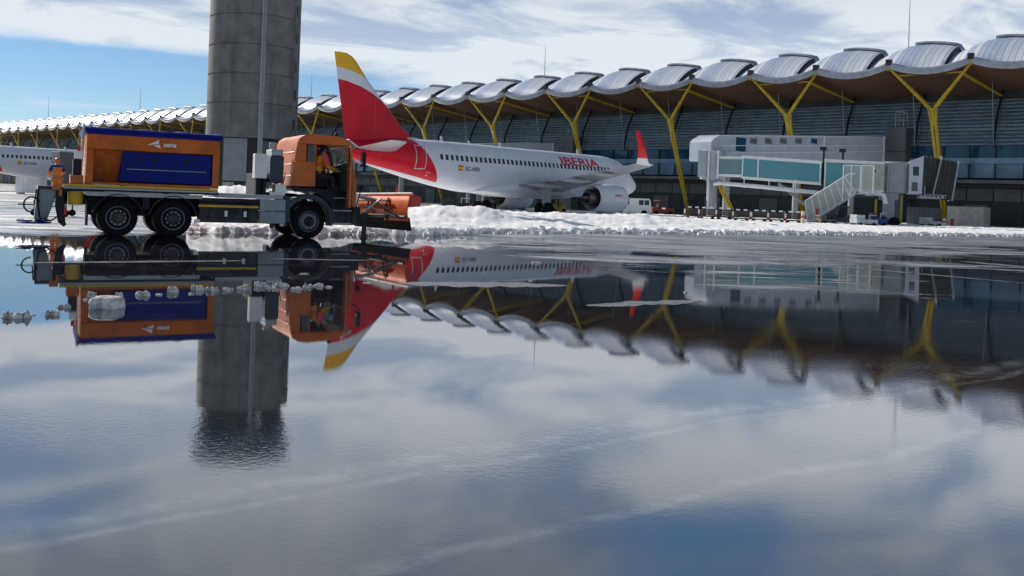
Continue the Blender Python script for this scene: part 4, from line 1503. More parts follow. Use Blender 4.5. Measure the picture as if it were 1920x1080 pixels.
        h.build('hub', M['truckdk'], wh, 40)
        bl = MB()
        for k in range(10):
            a = 2 * math.pi * k / 10
            bl.lathe([(s * b0, .021), (s * (b0 + .045), .019), (s * (b0 + .05), .001)], (t + math.cos(a) * .19, o, .505 + math.sin(a) * .19), 'y', 6)
        bl.build('wheel_nuts', M['ltgrey'], wh)
    for t in (0, 1.42):
        wheel(t, -.95, -1, True); wheel(t, .95, 1, True)
    wheel(5.27, -1.07, -1); wheel(5.27, 1.07, 1)
    # mudguards on the rear axles
    for t in (0, 1.42):
        for y0, y1 in ((-1.24, -.68), (.68, 1.24)):
            m = MB()
            rg = []
            for a in range(8, 176, 8):
                c, s = math.cos(R(a)), math.sin(R(a))
                k = .62
                zz = min(.505 + s * k, 1.13)
                rg.append([(t + c * k, y0, zz), (t + c * k, y1, zz), (t + c * (k + .03), y1, zz + .02), (t + c * (k + .03), y0, zz + .02)])
            m.loft(rg); m.build('mudguard', M['truckdk'], T, 40)
    m = MB(); m.box(-.70, 2.10, -.66, .66, .55, 1.18); m.box(.62, .80, -1.18, -.66, .75, 1.12); m.build('wheel_gap_filler', M['truckdk'], T)  # dark box added to close the see-through gap between the rear wheels
    m = MB(); m.box(-.78, -.74, -1.22, -.7, .28, .95); m.build('mudflap', M['rubber'], T)
    m = MB(); m.box(-.80, 2.2, -1.2, -1.12, 1.08, 1.19); m.build('side_rail', M['ltgrey'], T)
    # ---- side guard, battery box
    m = MB(); m.box(2.12, 3.78, -1.20, -.85, .42, .98); m.box(2.1, 3.8, -1.17, -.9, 1.0, 1.12)
    sg = m.build('side_guard', M['truckdk'], T, None, .02)
    m = MB(); m.box(2.1, 3.78, -1.235, -1.19, .86, .92); m.build('yellow_stripe', M['yelline'], sg)
    for t in (2.86, 3.40):
        m = MB(); m.box(t - .04, t + .04, -1.225, -1.20, .60, .76); m.build('reflector', M['whitepaint'], sg)
    m = MB(); m.box(2.0, 2.14, -1.22, -1.12, .40, .50); m.build('marker_plate', M['whitepaint'], sg)
    m = MB(); m.box(3.81, 4.56, -1.27, -.70, .42, .775); m.box(3.81, 4.56, -1.27, -.70, .79, 1.13)
    m.build('battery_box', M['boxgrey'], T, None, .02)
    m = MB()
    for t in (4.2,): m.tube([(t, -1.1, .42), (t, -1.1, .28)], .06, 6)
    m.build('box_foot', M['truckdk'], T)
    # ---- equipment tower behind the cab
    m = MB(); m.box(3.66, 4.02, -1.1, -.78, 1.74, 2.46); m.build('hydraulic_cabinet', M['whitepaint'], T, None, .02)
    m = MB(); m.box(3.70, 3.78, -1.08, -1.0, 1.26, 1.74); m.box(3.92, 4.0, -1.08, -1.0, 1.26, 1.74); m.box(3.72, 3.98, -.95, -.75, 1.26, 1.735); m.box(3.8, 4.1, -.7, .6, 1.26, 1.9)
    m.build('cabinet_legs', M['truckdk'], T)
    m = MB(); m.box(4.12, 4.52, -1.05, -.25, 1.62, 2.42); m.build('air_intake', M['navy'], T, None, .03)
    m = MB(); m.box(4.16, 4.50, -1.0, -.3, 2.425, 2.62); m.lathe([(2.42, .12), (2.85, .12)], (4.4, -.15, 0), 'z', 12)
    m.build('exhaust_stack', M['ltgrey'], T, None, .03)
    m = MB()
    rnd = random.Random(5)
    for k in range(9):
        a = Vector((rnd.uniform(4.1, 4.6), rnd.uniform(-1.0, .5), rnd.uniform(1.25, 1.5)))
        b = a + Vector((rnd.uniform(.1, .35), rnd.uniform(-.2, .2), rnd.uniform(.1, .5)))
        m.tube([a, a.lerp(b, .5) + Vector((.06, 0, -.08)), b], rnd.uniform(.012, .03), 6)
    m.box(4.15, 4.6, -.95, .6, 1.22, 1.34); m.box(4.3, 4.62, -1.0, -.6, 1.34, 1.58)
    m.build('engine_plumbing', M['steel'], T)
    # ---- cab: one shell with door opening on the near side
    m = MB()
    yn, yf = -1.22, 1.22
    side = [(4.74, 1.55), (4.82, 2.70), (4.90, 2.96), (5.08, 3.09), (5.30, 3.14)]
    # near side rear panel (solid) with a small window opening
    def side_panel(y0, y1, door):
        m.prism([(4.74, 1.55), (5.44, 1.55), (5.44, 2.30), (4.80, 2.30)], y0, y1)            # lower
        m.prism([(4.80, 2.302), (5.14, 2.302), (5.14, 2.82), (4.86, 2.82)], y0, y1)          # behind window
        m.prism([(5.40, 2.302), (5.44, 2.302), (5.44, 2.82), (5.40, 2.82)], y0, y1)
        m.prism([(4.86, 2.822), (6.50, 2.822), (6.40, 3.02), (6.15, 3.10), (5.35, 3.14), (5.08, 3.09), (4.92, 2.98)], y0, y1)
        if door:
            m.prism([(5.442, 1.45), (6.42, 1.45), (6.42, 2.20), (5.442, 2.20)], y0, y1)
            m.prism([(6.34, 2.202), (6.46, 2.202), (6.46, 2.82), (6.34, 2.82)], y0, y1)
    side_panel(yn, yn + .05, False)
    side_panel(yf - .05, yf, True)
    # rear wall with pressed ribs
    m.prism([(4.74, 1.55), (4.80, 2.30), (4.86, 2.82), (4.92, 2.98), (5.08, 3.09), (5.12, 3.05), (4.97, 2.94), (4.91, 2.80), (4.85, 2.30), (4.79, 1.55)], yn + .052, yf - .052)
    for z in (1.85, 2.2, 2.56):
        x = 4.74 + (z - 1.55) * .08
        m.box(x - .006, x + .03, yn + .2, yf - .2, z - .03, z + .03)
    # roof
    m.prism([(5.08, 3.09), (5.35, 3.14), (6.15, 3.10), (6.40, 3.02), (6.38, 2.98), (6.14, 3.05), (5.35, 3.09), (5.10, 3.045)], yn + .052, yf - .052)
    # front pillars, front panel
    for y0, y1 in ((yn, yn + .07), (yf - .07, yf)):
        m.prism([(6.50, 2.82), (6.42, 2.82), (6.58, 1.75), (6.60, 1.0), (6.74, 1.0), (6.72, 1.75)], y0, y1)
    m.prism([(6.58, 1.75), (6.60, 1.0), (6.74, 1.0), (6.72, 1.75)], yn + .072, yf - .072)
    m.prism([(6.50, 2.82), (6.42, 2.82), (6.36, 3.0), (6.42, 3.0)], yn + .072, yf - .072)
    cab = m.build('cab', M['cabpaint'], T, 30, .025)
    m = MB(); m.prism([(5.16, 2.30), (5.40, 2.30), (5.40, 2.81), (5.18, 2.81)], yn + .012, yn + .03); m.build('quarter_window', M['window'], cab)
    m = MB(); m.prism([(5.46, 2.21), (6.34, 2.21), (6.34, 2.81), (5.46, 2.81)], yf - .035, yf - .02); m.build('far_window', M['cabglass'], cab)
    m = MB(); m.prism([(6.46, 2.80), (6.62, 1.76), (6.64, 1.76), (6.48, 2.80)], yn + .075, yf - .075); m.build('windscreen', M['cabglass'], cab)
    m = MB(); m.prism([(6.42, 3.02), (6.72, 2.78), (6.76, 2.84), (6.44, 3.06)], yn, yf); m.build('sun_visor', M['whitepaint'], cab, None, .02)
    m = MB(); m.lathe([(0, .07), (.10, .07), (.14, .04)], (6.12, -.95, 3.09), 'z', 10); m.build('roof_beacon', M['truckdk'], cab, 40)
    m = MB(); m.box(4.80, 6.56, yn + .06, yf - .06, 1.40, 1.50); m.box(6.25, 6.56, yn + .08, yf - .08, 1.5, 2.02); m.prism([(4.87, 1.5), (4.95, 1.5), (4.95, 2.75), (4.92, 2.75)], yn + .06, yf - .06)
    m.build('cab_interior', M['seat'], cab)
    for y in (-.72, .62):
        m = MB(); m.prism([(5.25, 1.55), (5.85, 1.55), (5.85, 1.86), (5.42, 1.86), (5.28, 2.5), (5.30, 2.72), (5.14, 2.72), (5.10, 2.4)], y - .26, y + .26); m.build('seat', M['seat'], cab, None, .04)
    m = MB(); m.tube([(6.2, .62 + .22 * math.cos(a), 2.12 + .20 * math.sin(a)) for a in [R(x) for x in range(0, 375, 20)]], .018, 6); m.tube([(6.2, .62, 2.1), (6.36, .62, 1.9)], .03, 6); m.build('steering_wheel', M['rubber'], cab)
    # lower door well, steps and front mudguard
    m = MB()
    m.prism([(5.44, 1.52), (5.50, 1.36), (5.98, 1.0), (5.98, .42), (6.66, .42), (6.70, 1.44), (6.42, 1.44)], yn + .02, yn + .5)
    m.prism([(5.90, .42), (6.66, .42), (6.70, 1.44), (6.0, 1.44)], yf - .5, yf - .02)
    m.box(6.55, 6.90, -1.2, 1.2, .42, .98)
    st = m.build('step_well', M['truckdk'], T, None, .02)
    for z in (.45, .84, 1.22):
        q = MB(); q.box(6.02, 6.60, yn - .01, yn + .02, z, z + .03); q.build('step_tread', M['ltgrey'], st)
    for s in (-1, 1):
        m = MB(); rg = []
        for a in range(-10, 196, 6):
            c, sn = math.cos(R(a)), math.sin(R(a))
            zz = .505 + sn * .68
            zz = min(zz, 1.17)
            zo = min(.505 + sn * .80 + .02, 1.50 if a > 60 else 1.42)
            xo = c * .80 if abs(c * .80) < .74 else math.copysign(.74, c)
            rg.append([(5.27 + c * .66, s * 1.23, zz), (5.27 + c * .66, s * .75, zz), (5.27 + xo, s * .75, zo), (5.27 + xo, s * 1.23, zo)])
        m.loft(rg); m.build('front_mudguard', M['navy'], T, 40, .015)
    m = MB(); m.box(4.56, 4.72, -1.22, -.8, .45, 1.25); m.build('cab_skirt', M['navy'], T, None, .03)
    # open door, hinged at its front edge, swung towards the camera
    D = MB()
    D.prism([(0, -.55), (.96, -.55), (.96, .66), (0, .66)], -.035, .035)
    for a, b, c, d in ((0, .07, .662, 1.28), (.89, .96, .662, 1.28), (.07, .89, 1.22, 1.28)):
        D.box(a, b, -.03, .03, c, d)
    D.box(.05, .90, .036, .05, -.45, .60, 1)
    ang = R(-180 + 76)
    Md = Matrix.Translation((6.44, yn - .03, 1.52)) @ Matrix.Rotation(ang, 4, 'Z')
    D.xform(Md)
    door = D.build('open_door', [M['cabpaint'], M['seat']], cab, None, .012)
    g = MB(); g.box(.07, .89, -.008, .008, .66, 1.22); g.xform(Md); g.build('door_glass', M['cabglass'], door)
    g = MB(); g.box(.70, .86, -.06, -.036, .45, .50); g.xform(Md); g.build('door_handle', M['rubber'], door)
    # mirrors
    for y in (yn, yf):
        s = -1 if y < 0 else 1
        g = MB(); g.tube([(6.66, y, 2.78), (6.86, y + s * .22, 2.74), (6.86, y + s * .22, 2.10), (6.70, y, 2.0)], .018, 6); g.build('mirror_arm', M['truckdk'], cab)
        g = MB(); g.box(6.84, 6.94, y + s * .10 - .10, y + s * .10 + .14, 2.22, 2.66); g.box(6.832, 6.84, y + s * .10 - .08, y + s * .10 + .12, 2.25, 2.63, 1); g.build('mirror', [M['truckdk'], M['ltgrey']], cab, None, .02)
    # ---- plough
    p = MB()
    A = Vector((8.32, -1.50, 0)); Bp = Vector((7.60, 1.75, 0))
    ax = (Bp - A).normalized(); fw = Vector((-ax.y, ax.x, 0)) * -1
    if fw.x < 0: fw = -fw
    prof = [(.08, .58), (.04, .62), (.0, .70), (-.02, .84), (-.01, 1.02), (.03, 1.22), (.10, 1.36), (.20, 1.42)]
    rg = []
    for k in range(9):
        f = k / 8
        c = A.lerp(Bp, f)
        hs = 1.0 - .06 * f
        outer = [c + fw * a + Vector((0, 0, z * hs)) for a, z in prof]
        inner = [c + fw * (a + .035) + Vector((0, 0, z * hs + .01)) for a, z in prof[::-1]]
        rg.append(outer + inner)
    p.loft(rg)
    blade = p.build('plough_blade', M['plough'], T, 35)
    e = MB(); e.loft([[A.lerp(Bp, f) + fw * a + Vector((0, 0, z)) for a, z in ((.05, .68), (.16, .28), (.20, .28), (.10, .70))] for f in (0, .5, 1)]); e.build('wear_strip', M['rubber'], blade)
    def bp(f, a, z): return A.lerp(Bp, f) + fw * a + Vector((0, 0, z))
    r = MB()
    for f in (.34, .66):
        r.tube([bp(f, .04, .60), bp(f, -.06, .68), bp(f, -.08, .85), bp(f, -.05, 1.08), bp(f, .04, 1.30)], .03, 6)
    r.tube([bp(0, -.06, .72), bp(1, -.06, .70)], .05, 8); r.tube([bp(.30, -.05, 1.22), bp(1, -.05, 1.16)], .03, 8)
    r.tube([bp(.04, -.12, .66), bp(.40, -.22, 1.12)], .035, 6); r.tube([bp(.40, -.22, 1.12), bp(.75, -.12, .62)], .035, 6)
    r.box(6.88, 7.45, -.35, .35, .55, .80)
    r.tube([(7.4, -.3, .62), bp(.35, -.1, .6)], .07, 8); r.tube([(7.4, .3, .62), bp(.65, -.1, .6)], .07, 8)
    r.build('plough_frame', M['dark'], blade)
    c = MB(); c.box(6.85, 7.15, -.25, .25, .95, 1.40); c.tube([(7.0, 0, 1.35), bp(.5, -.1, 1.2)], .06, 8); c.tube([(7.1, -.9, 1.05), bp(.12, -.12, .7)], .025, 8); c.tube([(6.95, -.95, .75), (7.6, -1.2, 1.3)], .022, 6)
    c.build('lift_ram', M['steel'], blade)
    t = MB(); t.tube([bp(0, .16, 1.46), bp(1, .16, 1.38)], .035, 8); t.build('top_tube', M['whitepaint'], blade)
    fl = MB(); fl.loft([[bp(-.004 - .015 * i, .04, 1.42), bp(-.004 - .015 * i, .50, 1.36), bp(-.004 - .015 * i, .44, 1.06), bp(-.004 - .015 * i, .02, 1.02)] for i in (0, 1)]); fl.build('marker_flap', M['red'], blade)
    for f, x in ((.10, 7.05), (.34, 7.2)):
        l = MB(); l.tube([(x, -1.15 + f, .62), (x, -1.15 + f, .03)], .045, 8); l.lathe([(0, .09), (.04, .09)], (x, -1.15 + f, 0), 'z', 10); l.build('support_leg', M['dark'], blade)
    for y in (-.9, .95):
        l = MB(); l.tube([(6.85, y, .95), (7.05, y * .8, 1.5)], .02, 6); l.box(7.0, 7.12, y * .8 - .1, y * .8 + .1, 1.5, 1.66); l.build('plough_lamp', M['truckdk'], blade, None, .02)
    # flag wand on the blade
    l = MB(); l.tube([bp(.30, .25, 1.42), bp(.30, .25, 1.72)], .05, 6); l.build('marker_wand', M['hipink'], blade)
    return T


TRUCK = build_truck()

# worker on the rear step, back to the camera
J = {'pelvis': ((0, 0, .93), .135), 'waist': ((0, .01, 1.10), .125), 'chest': ((0, .02, 1.30), .15), 'collar': ((0, .03, 1.44), .085), 'neck': ((0, .04, 1.52), .055), 'head': ((0, .06, 1.63), .092), 'crown': ((0, .06, 1.71), .07),
     'shl': ((-.19, .03, 1.42), .066), 'ell': ((-.30, .08, 1.17), .048), 'wrl': ((-.22, .28, 1.03), .033), 'shr': ((.19, .03, 1.42), .066), 'elr': ((.28, .10, 1.18), .048), 'wrr': ((.20, .30, 1.08), .033),
     'hpl': ((-.10, 0, .86), .098), 'knl': ((-.11, .04, .48), .064), 'anl': ((-.11, -.01, .09), .044), 'tol': ((-.12, .14, .035), .035), 'hpr': ((.10, 0, .86), .098), 'knr': ((.11, .04, .48), .064), 'anr': ((.11, -.01, .09), .044), 'tor': ((.12, .14, .035), .035)}
E_ = list(BASE_E)
hand(J, E_, 'wrl', 'l', (.2, .9, -.2), (1, 0, .2)); hand(J, E_, 'wrr', 'r', (-.2, .9, -.1), (-1, 0, .2))
W = person('person', dict(j=J, e=E_, jacket=M['hivis'], trousers=M['hivis'], face=(0, 1, -.15), head_gear=helmet_gear), 'worker in orange helmet and blue shouldered orange clothes standing behind the truck tail')
yk = {k: (J[k][0], r) for k, r in (('chest', .205), ('collar', .135), ('shl', .105), ('ell', .080), ('shr', .105), ('elr', .080))}
skin('jacket_yoke', (yk, [('chest', 'collar'), ('collar', 'shl'), ('shl', 'ell'), ('collar', 'shr'), ('shr', 'elr')], 'chest'), M['workblue'], W, 1)

PW = at(106, 372, 38.0)
W.location = (PW.x, PW.y, 0.64)
W.rotation_euler = (0, 0, R(35))
PL = empty('work_platform', (PW.x, PW.y, 0), R(10))
tag(PL, 'low grey wheeled work platform under the worker behind the truck tail', 'platform')
m = MB(); m.box(-.75, .55, -.5, .5, .56, .64); m.build('deck', M['bridgegrey'], PL, None, .01)
m = MB()
for x in (-.7, .5):
    for y in (-.45, .45): m.tube([(x, y, .16), (x, y, .56)], .03, 6)
m.tube([(-.7, -.45, .16), (.5, -.45, .56)], .02, 6)
m.build('frame', M['dark'], PL)
for x in (-.7, .5):
    for y in (-.45, .45):
        m = MB(); m.lathe([(-.04, .02), (-.04, .14), (.04, .14), (.04, .02)], (x, y, .14), 'y', 14); m.build('castor', M['rubber'], PL, 40)


# passenger in the open cab, leaning out over the seat, facing forward
J = {'pelvis': ((0, 0, .0), .14), 'waist': ((.04, -.02, .20), .135), 'chest': ((.12, -.05, .40), .155), 'collar': ((.17, -.06, .54), .09), 'neck': ((.20, -.06, .62), .056), 'head': ((.24, -.06, .73), .092), 'crown': ((.25, -.06, .81), .07),
     'shl': ((.17, .14, .52), .07), 'ell': ((.34, .20, .28), .05), 'wrl': ((.55, .10, .26), .034), 'shr': ((.17, -.26, .52), .07), 'elr': ((.26, -.36, .26), .05), 'wrr': ((.48, -.30, .18), .034),
     'hpl': ((.06, .11, -.02), .10), 'knl': ((.46, .14, .02), .066), 'anl': ((.50, .14, -.36), .045), 'tol': ((.64, .14, -.41), .036), 'hpr': ((.06, -.11, -.02), .10), 'knr': ((.46, -.14, .02), .066), 'anr': ((.50, -.14, -.36), .045), 'tor': ((.64, -.14, -.41), .036)}
E_ = list(BASE_E)
hand(J, E_, 'wrl', 'l', (1, -.1, -.2), (0, -1, .1)); hand(J, E_, 'wrr', 'r', (1, .1, -.2), (0, 1, .1))
D_ = person('person', dict(j=J, e=E_, jacket=M['hiyellow'], trousers=M['seat'], face=(1, -.1, -.1), head_gear=hair_gear), 'person in yellow and red high visibility jacket seated in the open truck cab')
st = MB(); st.lathe([(.30, .205), (.38, .212)], (.10, -.05, 0), 'z', 18, 0, False); st.build('jacket_band', M['hipink'], D_, 60)
st = MB(); st.tube([(.17, -.27, .57), (.21, -.34, .42), (.25, -.375, .30)], [.10, .088, .076], 10); st.build('jacket_sleeve', M['hipink'], D_, 60)
D_.scale = (1.12, 1.12, 1.12)
D_.location = tw(5.50, -.93, 1.80 + .06)
D_.rotation_euler = (0, 0, TRK_RZ)


# ---------------------------------------------------------------- boarding bridge, fixed walkways
def build_bridge():
    a = Vector((20.52, 92.0, 0)); b = Vector((36.46, 86.0, 0))
    d = (b - a).normalized()
    B = empty('boarding_bridge', a, math.atan2(d.y, d.x))
    tag(B, 'passenger boarding bridge with teal glass tunnel and dark bellows hood', 'boarding bridge')
    # local x along the tunnel, near side is y = 0, tunnel goes to y = +2.4
    m = MB()
    m.lathe([(4.1, 1.25), (6.9, 1.25), (7.05, 1.1)], (-.7, 1.3, 0), 'z', 24)
    m.box(-1.95, -1.1, -.25, .6, 4.3, 6.95)
    rot = m.build('rotunda', M['bridgepale'], B, 40)
    m = MB(); m.box(-1.0, -.82, -.28, -.10, 1.9, 7.05); m.box(-.1, .08, -.12, .06, 4.2, 7.0); m.build('rotunda_frame', M['whitepaint'], rot)
    m = MB(); m.lathe([(0, .55), (4.1, .45)], (-.6, .9, 0), 'z', 16); m.box(-1.2, .2, .2, 1.8, 3.85, 4.1); m.build('rotunda_column', M['bridgegrey'], rot, 40)
    # tunnels: floor/roof beams white, glass sides
    def tunnel(x0, x1, z0, z1, zs, y0, y1, posts, name):
        """zs: slope of heights along x"""
        def zz(x, z): return z + zs * (x - x0)
        m = MB()
        for za, zb, g in ((z1 - .30, z1, 0), (z0, z0 + .22, 0)):
            m.loft([[(x, y0 - .05, zz(x, za)), (x, y1 + .05, zz(x, za)), (x, y1 + .05, zz(x, zb)), (x, y0 - .05, zz(x, zb))] for x in (x0, x1)])
        for x in posts:
            m.box(x - .07, x + .07, y0 - .06, y0 + .06, zz(x, z0 + .2), zz(x, z1 - .28)); m.box(x - .07, x + .07, y1 - .06, y1 + .06, zz(x, z0 + .2), zz(x, z1 - .28))
        t = m.build(name, M['whitepaint'], B, None, .015)
        for y in (y0 + .02, y1 - .02):
            g = MB(); g.loft([[(x, y - .01, zz(x, z0 + .2)), (x, y + .01, zz(x, z0 + .2)), (x, y + .01, zz(x, z1 - .28)), (x, y - .01, zz(x, z1 - .28))] for x in (x0 + .02, x1 - .02)])
            g.build('glazing', M['tealdk'] if name == 'inner_tunnel' else M['teal'], t)
        # inner partition and handrail seen through the glass
        g = MB()
        g.loft([[(x, y0 + 1.0, zz(x, z0 + .25)), (x, y0 + 1.04, zz(x, z0 + .25)), (x, y0 + 1.04, zz(x, z0 + 1.1)), (x, y0 + 1.0, zz(x, z0 + 1.1))] for x in (x0 + .1, x1 - .1)])
        k = x0 + .5
        while k < x1 - .3:
            g.box(k, k + .05, y0 + .5, y0 + .55, zz(k, z0 + .2), zz(k, z1 - .3)); k += 1.0
        g.build('inner_rail', M['bridgegrey'], t)
        return t
    tunnel(-.05, 3.0, 4.42, 6.45, .0, .22, 2.2, (.0, 2.9), 'inner_tunnel')
    tunnel(2.3, 9.85, 4.25, 6.55, -.055, .08, 2.34, (2.4, 3.9, 9.75), 'middle_tunnel')
    t3 = tunnel(10.1, 15.5, 3.42, 6.32, -.03, -.06, 2.48, (10.2,), 'outer_tunnel')
    m = MB(); m.box(13.5, 15.5, -.12, -.07, 3.5, 5.95); m.build('solid_panel', M['beige'], t3)
    m = MB(); m.box(14.6, 14.75, -.14, -.12, 5.1, 5.4); m.build('vent', M['dark'], t3)
    # cable tray pipe under the tunnels
    m = MB(); m.tube([(-.4, .2, 3.62), (.2, .1, 3.72), (4.5, .1, 3.45), (10.0, .0, 3.02)], .2, 12)
    for x in (2.6, 5.0, 7.5): m.box(x - .04, x + .04, .05, .15, 3.3, 4.3)
    m.build('cable_duct', M['whitepaint'], B, 50)
    # support portal lamps
    for x, z in ((10.0, 7.2), (11.75, 7.05)):
        m = MB(); m.tube([(x, .3, 3.6 if x < 11 else 6.2), (x, .3, z)], .11, 8); m.box(x - .35, x + .25, -.02, .6, z - .04, z + .3, 1); m.build('lamp_post', [M['dark'], M['dark']], B)
    # cab drum and cab
    m = MB(); m.lathe([(3.3, 1.42), (6.1, 1.42), (6.2, 1.3)], (16.6, 1.2, 0), 'z', 32); dr = m.build('cab_drum', M['bridgegrey'], B, 40)
    m = MB()
    for k in range(-6, 3):
        a2 = R(-95 + k * 14)
        m.box(16.6 + 1.43 * math.cos(a2) - .02, 16.6 + 1.43 * math.cos(a2) + .02, 1.2 + 1.43 * math.sin(a2) - .02, 1.2 + 1.43 * math.sin(a2) + .02, 3.3, 6.1)
    m.build('shutter_slats', M['ltgrey'], dr)
    m = MB(); m.prism([(17.62, 3.2), (18.77, 3.2), (18.84, 6.75), (17.75, 6.30), (17.62, 6.25)], -.35, -.1); m.box(17.6, 18.8, -.1, 2.8, 3.2, 3.4); m.box(17.6, 18.8, -.1, 2.8, 6.0, 6.25)
    cb = m.build('operator_cab', M['bridgewhite'], B, None, .02)
    m = MB(); m.box(17.95, 18.45, -.37, -.352, 4.9, 5.75); m.build('cab_window', M['window'], cb)
    m = MB(); m.box(17.88, 18.4, -.37, -.352, 3.45, 4.3); m.build('cab_vent', M['wallgrey'], cb)
    # bellows hood
    m = MB(); rg = []
    nf = 15
    for i in range(nf):
        f = i / (nf - 1)
        xt, xb = lip(18.86, 21.7, f), lip(18.75, 21.2, f)
        pl = .10 if i % 2 else -.06
        zt, zb = lip(6.78, 6.25, f) + pl * .4, lip(3.1, 2.7, f)
        rg.append([(xb, -.35 - pl, zb), (xt, -.35 - pl, zt), (xt, 2.75 + pl, zt), (xb, 2.75 + pl, zb)])
    m.loft(rg, False, 0, False)
    bl = m.build('bellows_hood', M['bellows'], cb)
    for xt, xb, zt, zb in ((20.35, 19.7, 6.72, 3.15), (21.75, 21.3, 6.28, 2.66)):
        m = MB(); m.tube([(xb, -.52, zb), (xt, -.52, zt), (xt, 2.9, zt), (xb, 2.9, zb)], .07, 6); m.build('hood_frame', M['bridgegrey'], bl)
    m = MB(); m.box(18.6, 20.8, -.4, 2.8, 2.85, 3.1); m.tube([(19.0, -.45, 3.1), (19.0, -.45, 3.95)], .05, 6); m.tube([(19.0, -.45, 3.2), (20.9, -.45, 3.15)], .04, 6); m.build('cab_floor', M['bridgegrey'], cb)
    # wheel carriage
    m = MB()
    m.box(15.1, 16.8, .3, 2.1, 2.6, 3.3); m.box(15.5, 16.5, .4, 2.0, .9, 2.7); m.box(15.2, 16.8, .2, 2.2, .5, .95)
    cr_ = m.build('lift_column', M['bridgegrey'], B, None, .03)
    for x in (15.5, 16.5):
        for y in (.05, 2.35):
            w = MB(); w.lathe([(-.18, .2), (-.18, .42), (-.1, .5), (.1, .5), (.18, .42), (.18, .2)], (x, y, .5), 'y', 20); w.lathe([(-.14, .01), (-.14, .2), (.14, .2), (.14, .01)], (x, y, .5), 'y', 14, 1); w.build('carriage_wheel', [M['rubber'], M['yelline']], cr_, 40)
    m = MB(); m.tube([(13.9, -.1, 3.1), (14.9, -.2, 3.15), (15.5, -.3, 3.0), (15.7, -.3, 2.2)], .22, 10); m.build('air_hose', M['whitepaint'], B, 50)
    m = MB(); m.box(14.75, 14.95, .1, .3, .3, 2.6); m.box(17.0, 17.15, .4, .55, .4, 3.0, 0); m.build('yellow_post', M['yellow'], B)
    # service stairs
    m = MB()
    xs0, zs0, xs1, zs1 = 8.9, .15, 13.0, 3.05
    for y in (-2.35, -1.35):
        m.loft([[(x, y - .03, z - .16), (x, y + .03, z - .16), (x, y + .03, z + .16), (x, y - .03, z + .16)] for x, z in ((xs0, zs0), (xs1, zs1))])
    for i in range(15):
        f = (i + .5) / 15
        x, z = lip(xs0, xs1, f), lip(zs0, zs1, f)
        m.box(x - .14, x + .14, -2.31, -1.39, z, z + .035)
    m.box(12.9, 14.6, -2.4, -.15, 3.0, 3.1)
    stz = m.build('service_stairs', M['bridgewhite'], B)
    m = MB()
    for y in (-2.38, -1.32):
        m.tube([(8.55, y, 2.30 - .1), (12.35, y, 4.85), (12.9, y, 4.9)], .045, 6)
        m.tube([(8.55, y, 2.2), (8.85, y, .2)], .04, 6)
        for i in range(1, 7):
            f = i / 7
            m.tube([(lip(8.55, 12.35, f), y, lip(2.2, 4.85, f)), (lip(xs0, xs1, f + .02), y, lip(zs0, zs1, f + .02))], .032, 5)
        m.tube([(12.0, y, 4.6), (13.0, y, 3.1)], .04, 5)
    for x in (11.9, 12.6, 13.4, 14.55):
        m.tube([(x, -2.4, 3.1 if x > 12.8 else lip(zs0, zs1, (x - xs0) / (xs1 - xs0))), (x, -2.4, 5.65)], .04, 6)
    m.tube([(11.9, -2.4, 5.65), (14.55, -2.4, 5.65)], .04, 6)
    m.tube([(13.5, -2.42, 3.15), (13.5, -2.42, 5.6), (14.5, -2.42, 5.6), (14.5, -2.42, 3.15), (13.5, -2.42, 3.15)], .05, 6)
    m.build('handrail', M['whitepaint'], stz)
    m = MB()
    for y in (-2.36, -1.34):
        m.add([(8.58, y, 2.15), (12.35, y, 4.8), (xs1, y, zs1 + .15), (xs0, y, zs0 + .15)], [(0, 1, 2, 3)])
    m.add([(12.0, -2.38, 3.3), (12.9, -2.38, 3.15), (14.5, -2.38, 3.15), (14.5, -2.38, 5.6), (12.0, -2.38, 5.6)], [(0, 1, 2, 3, 4)])
    m.build('perforated_railing', M['rail'], stz, None, 0, False)
    m = MB(); m.box(9.55, 9.8, -2.47, -2.41, .95, 1.5); m.build('red_sign', M['red'], stz)
    # dark diagonal stay under the tunnel, yellow lattice at the rotunda
    m = MB(); m.tube([(5.8, 1.2, 3.9), (9.8, 1.2, .8)], .14, 8); m.build('stay', M['bridgegrey'], B)
    m = MB(); m.tube([(.0, .5, 3.7), (1.6, .7, .4)], .16, 8); m.tube([(.3, .5, 3.7), (1.9, .7, .4)], .08, 8); m.build('bracket', M['yellow'], B)
    return B


build_bridge()


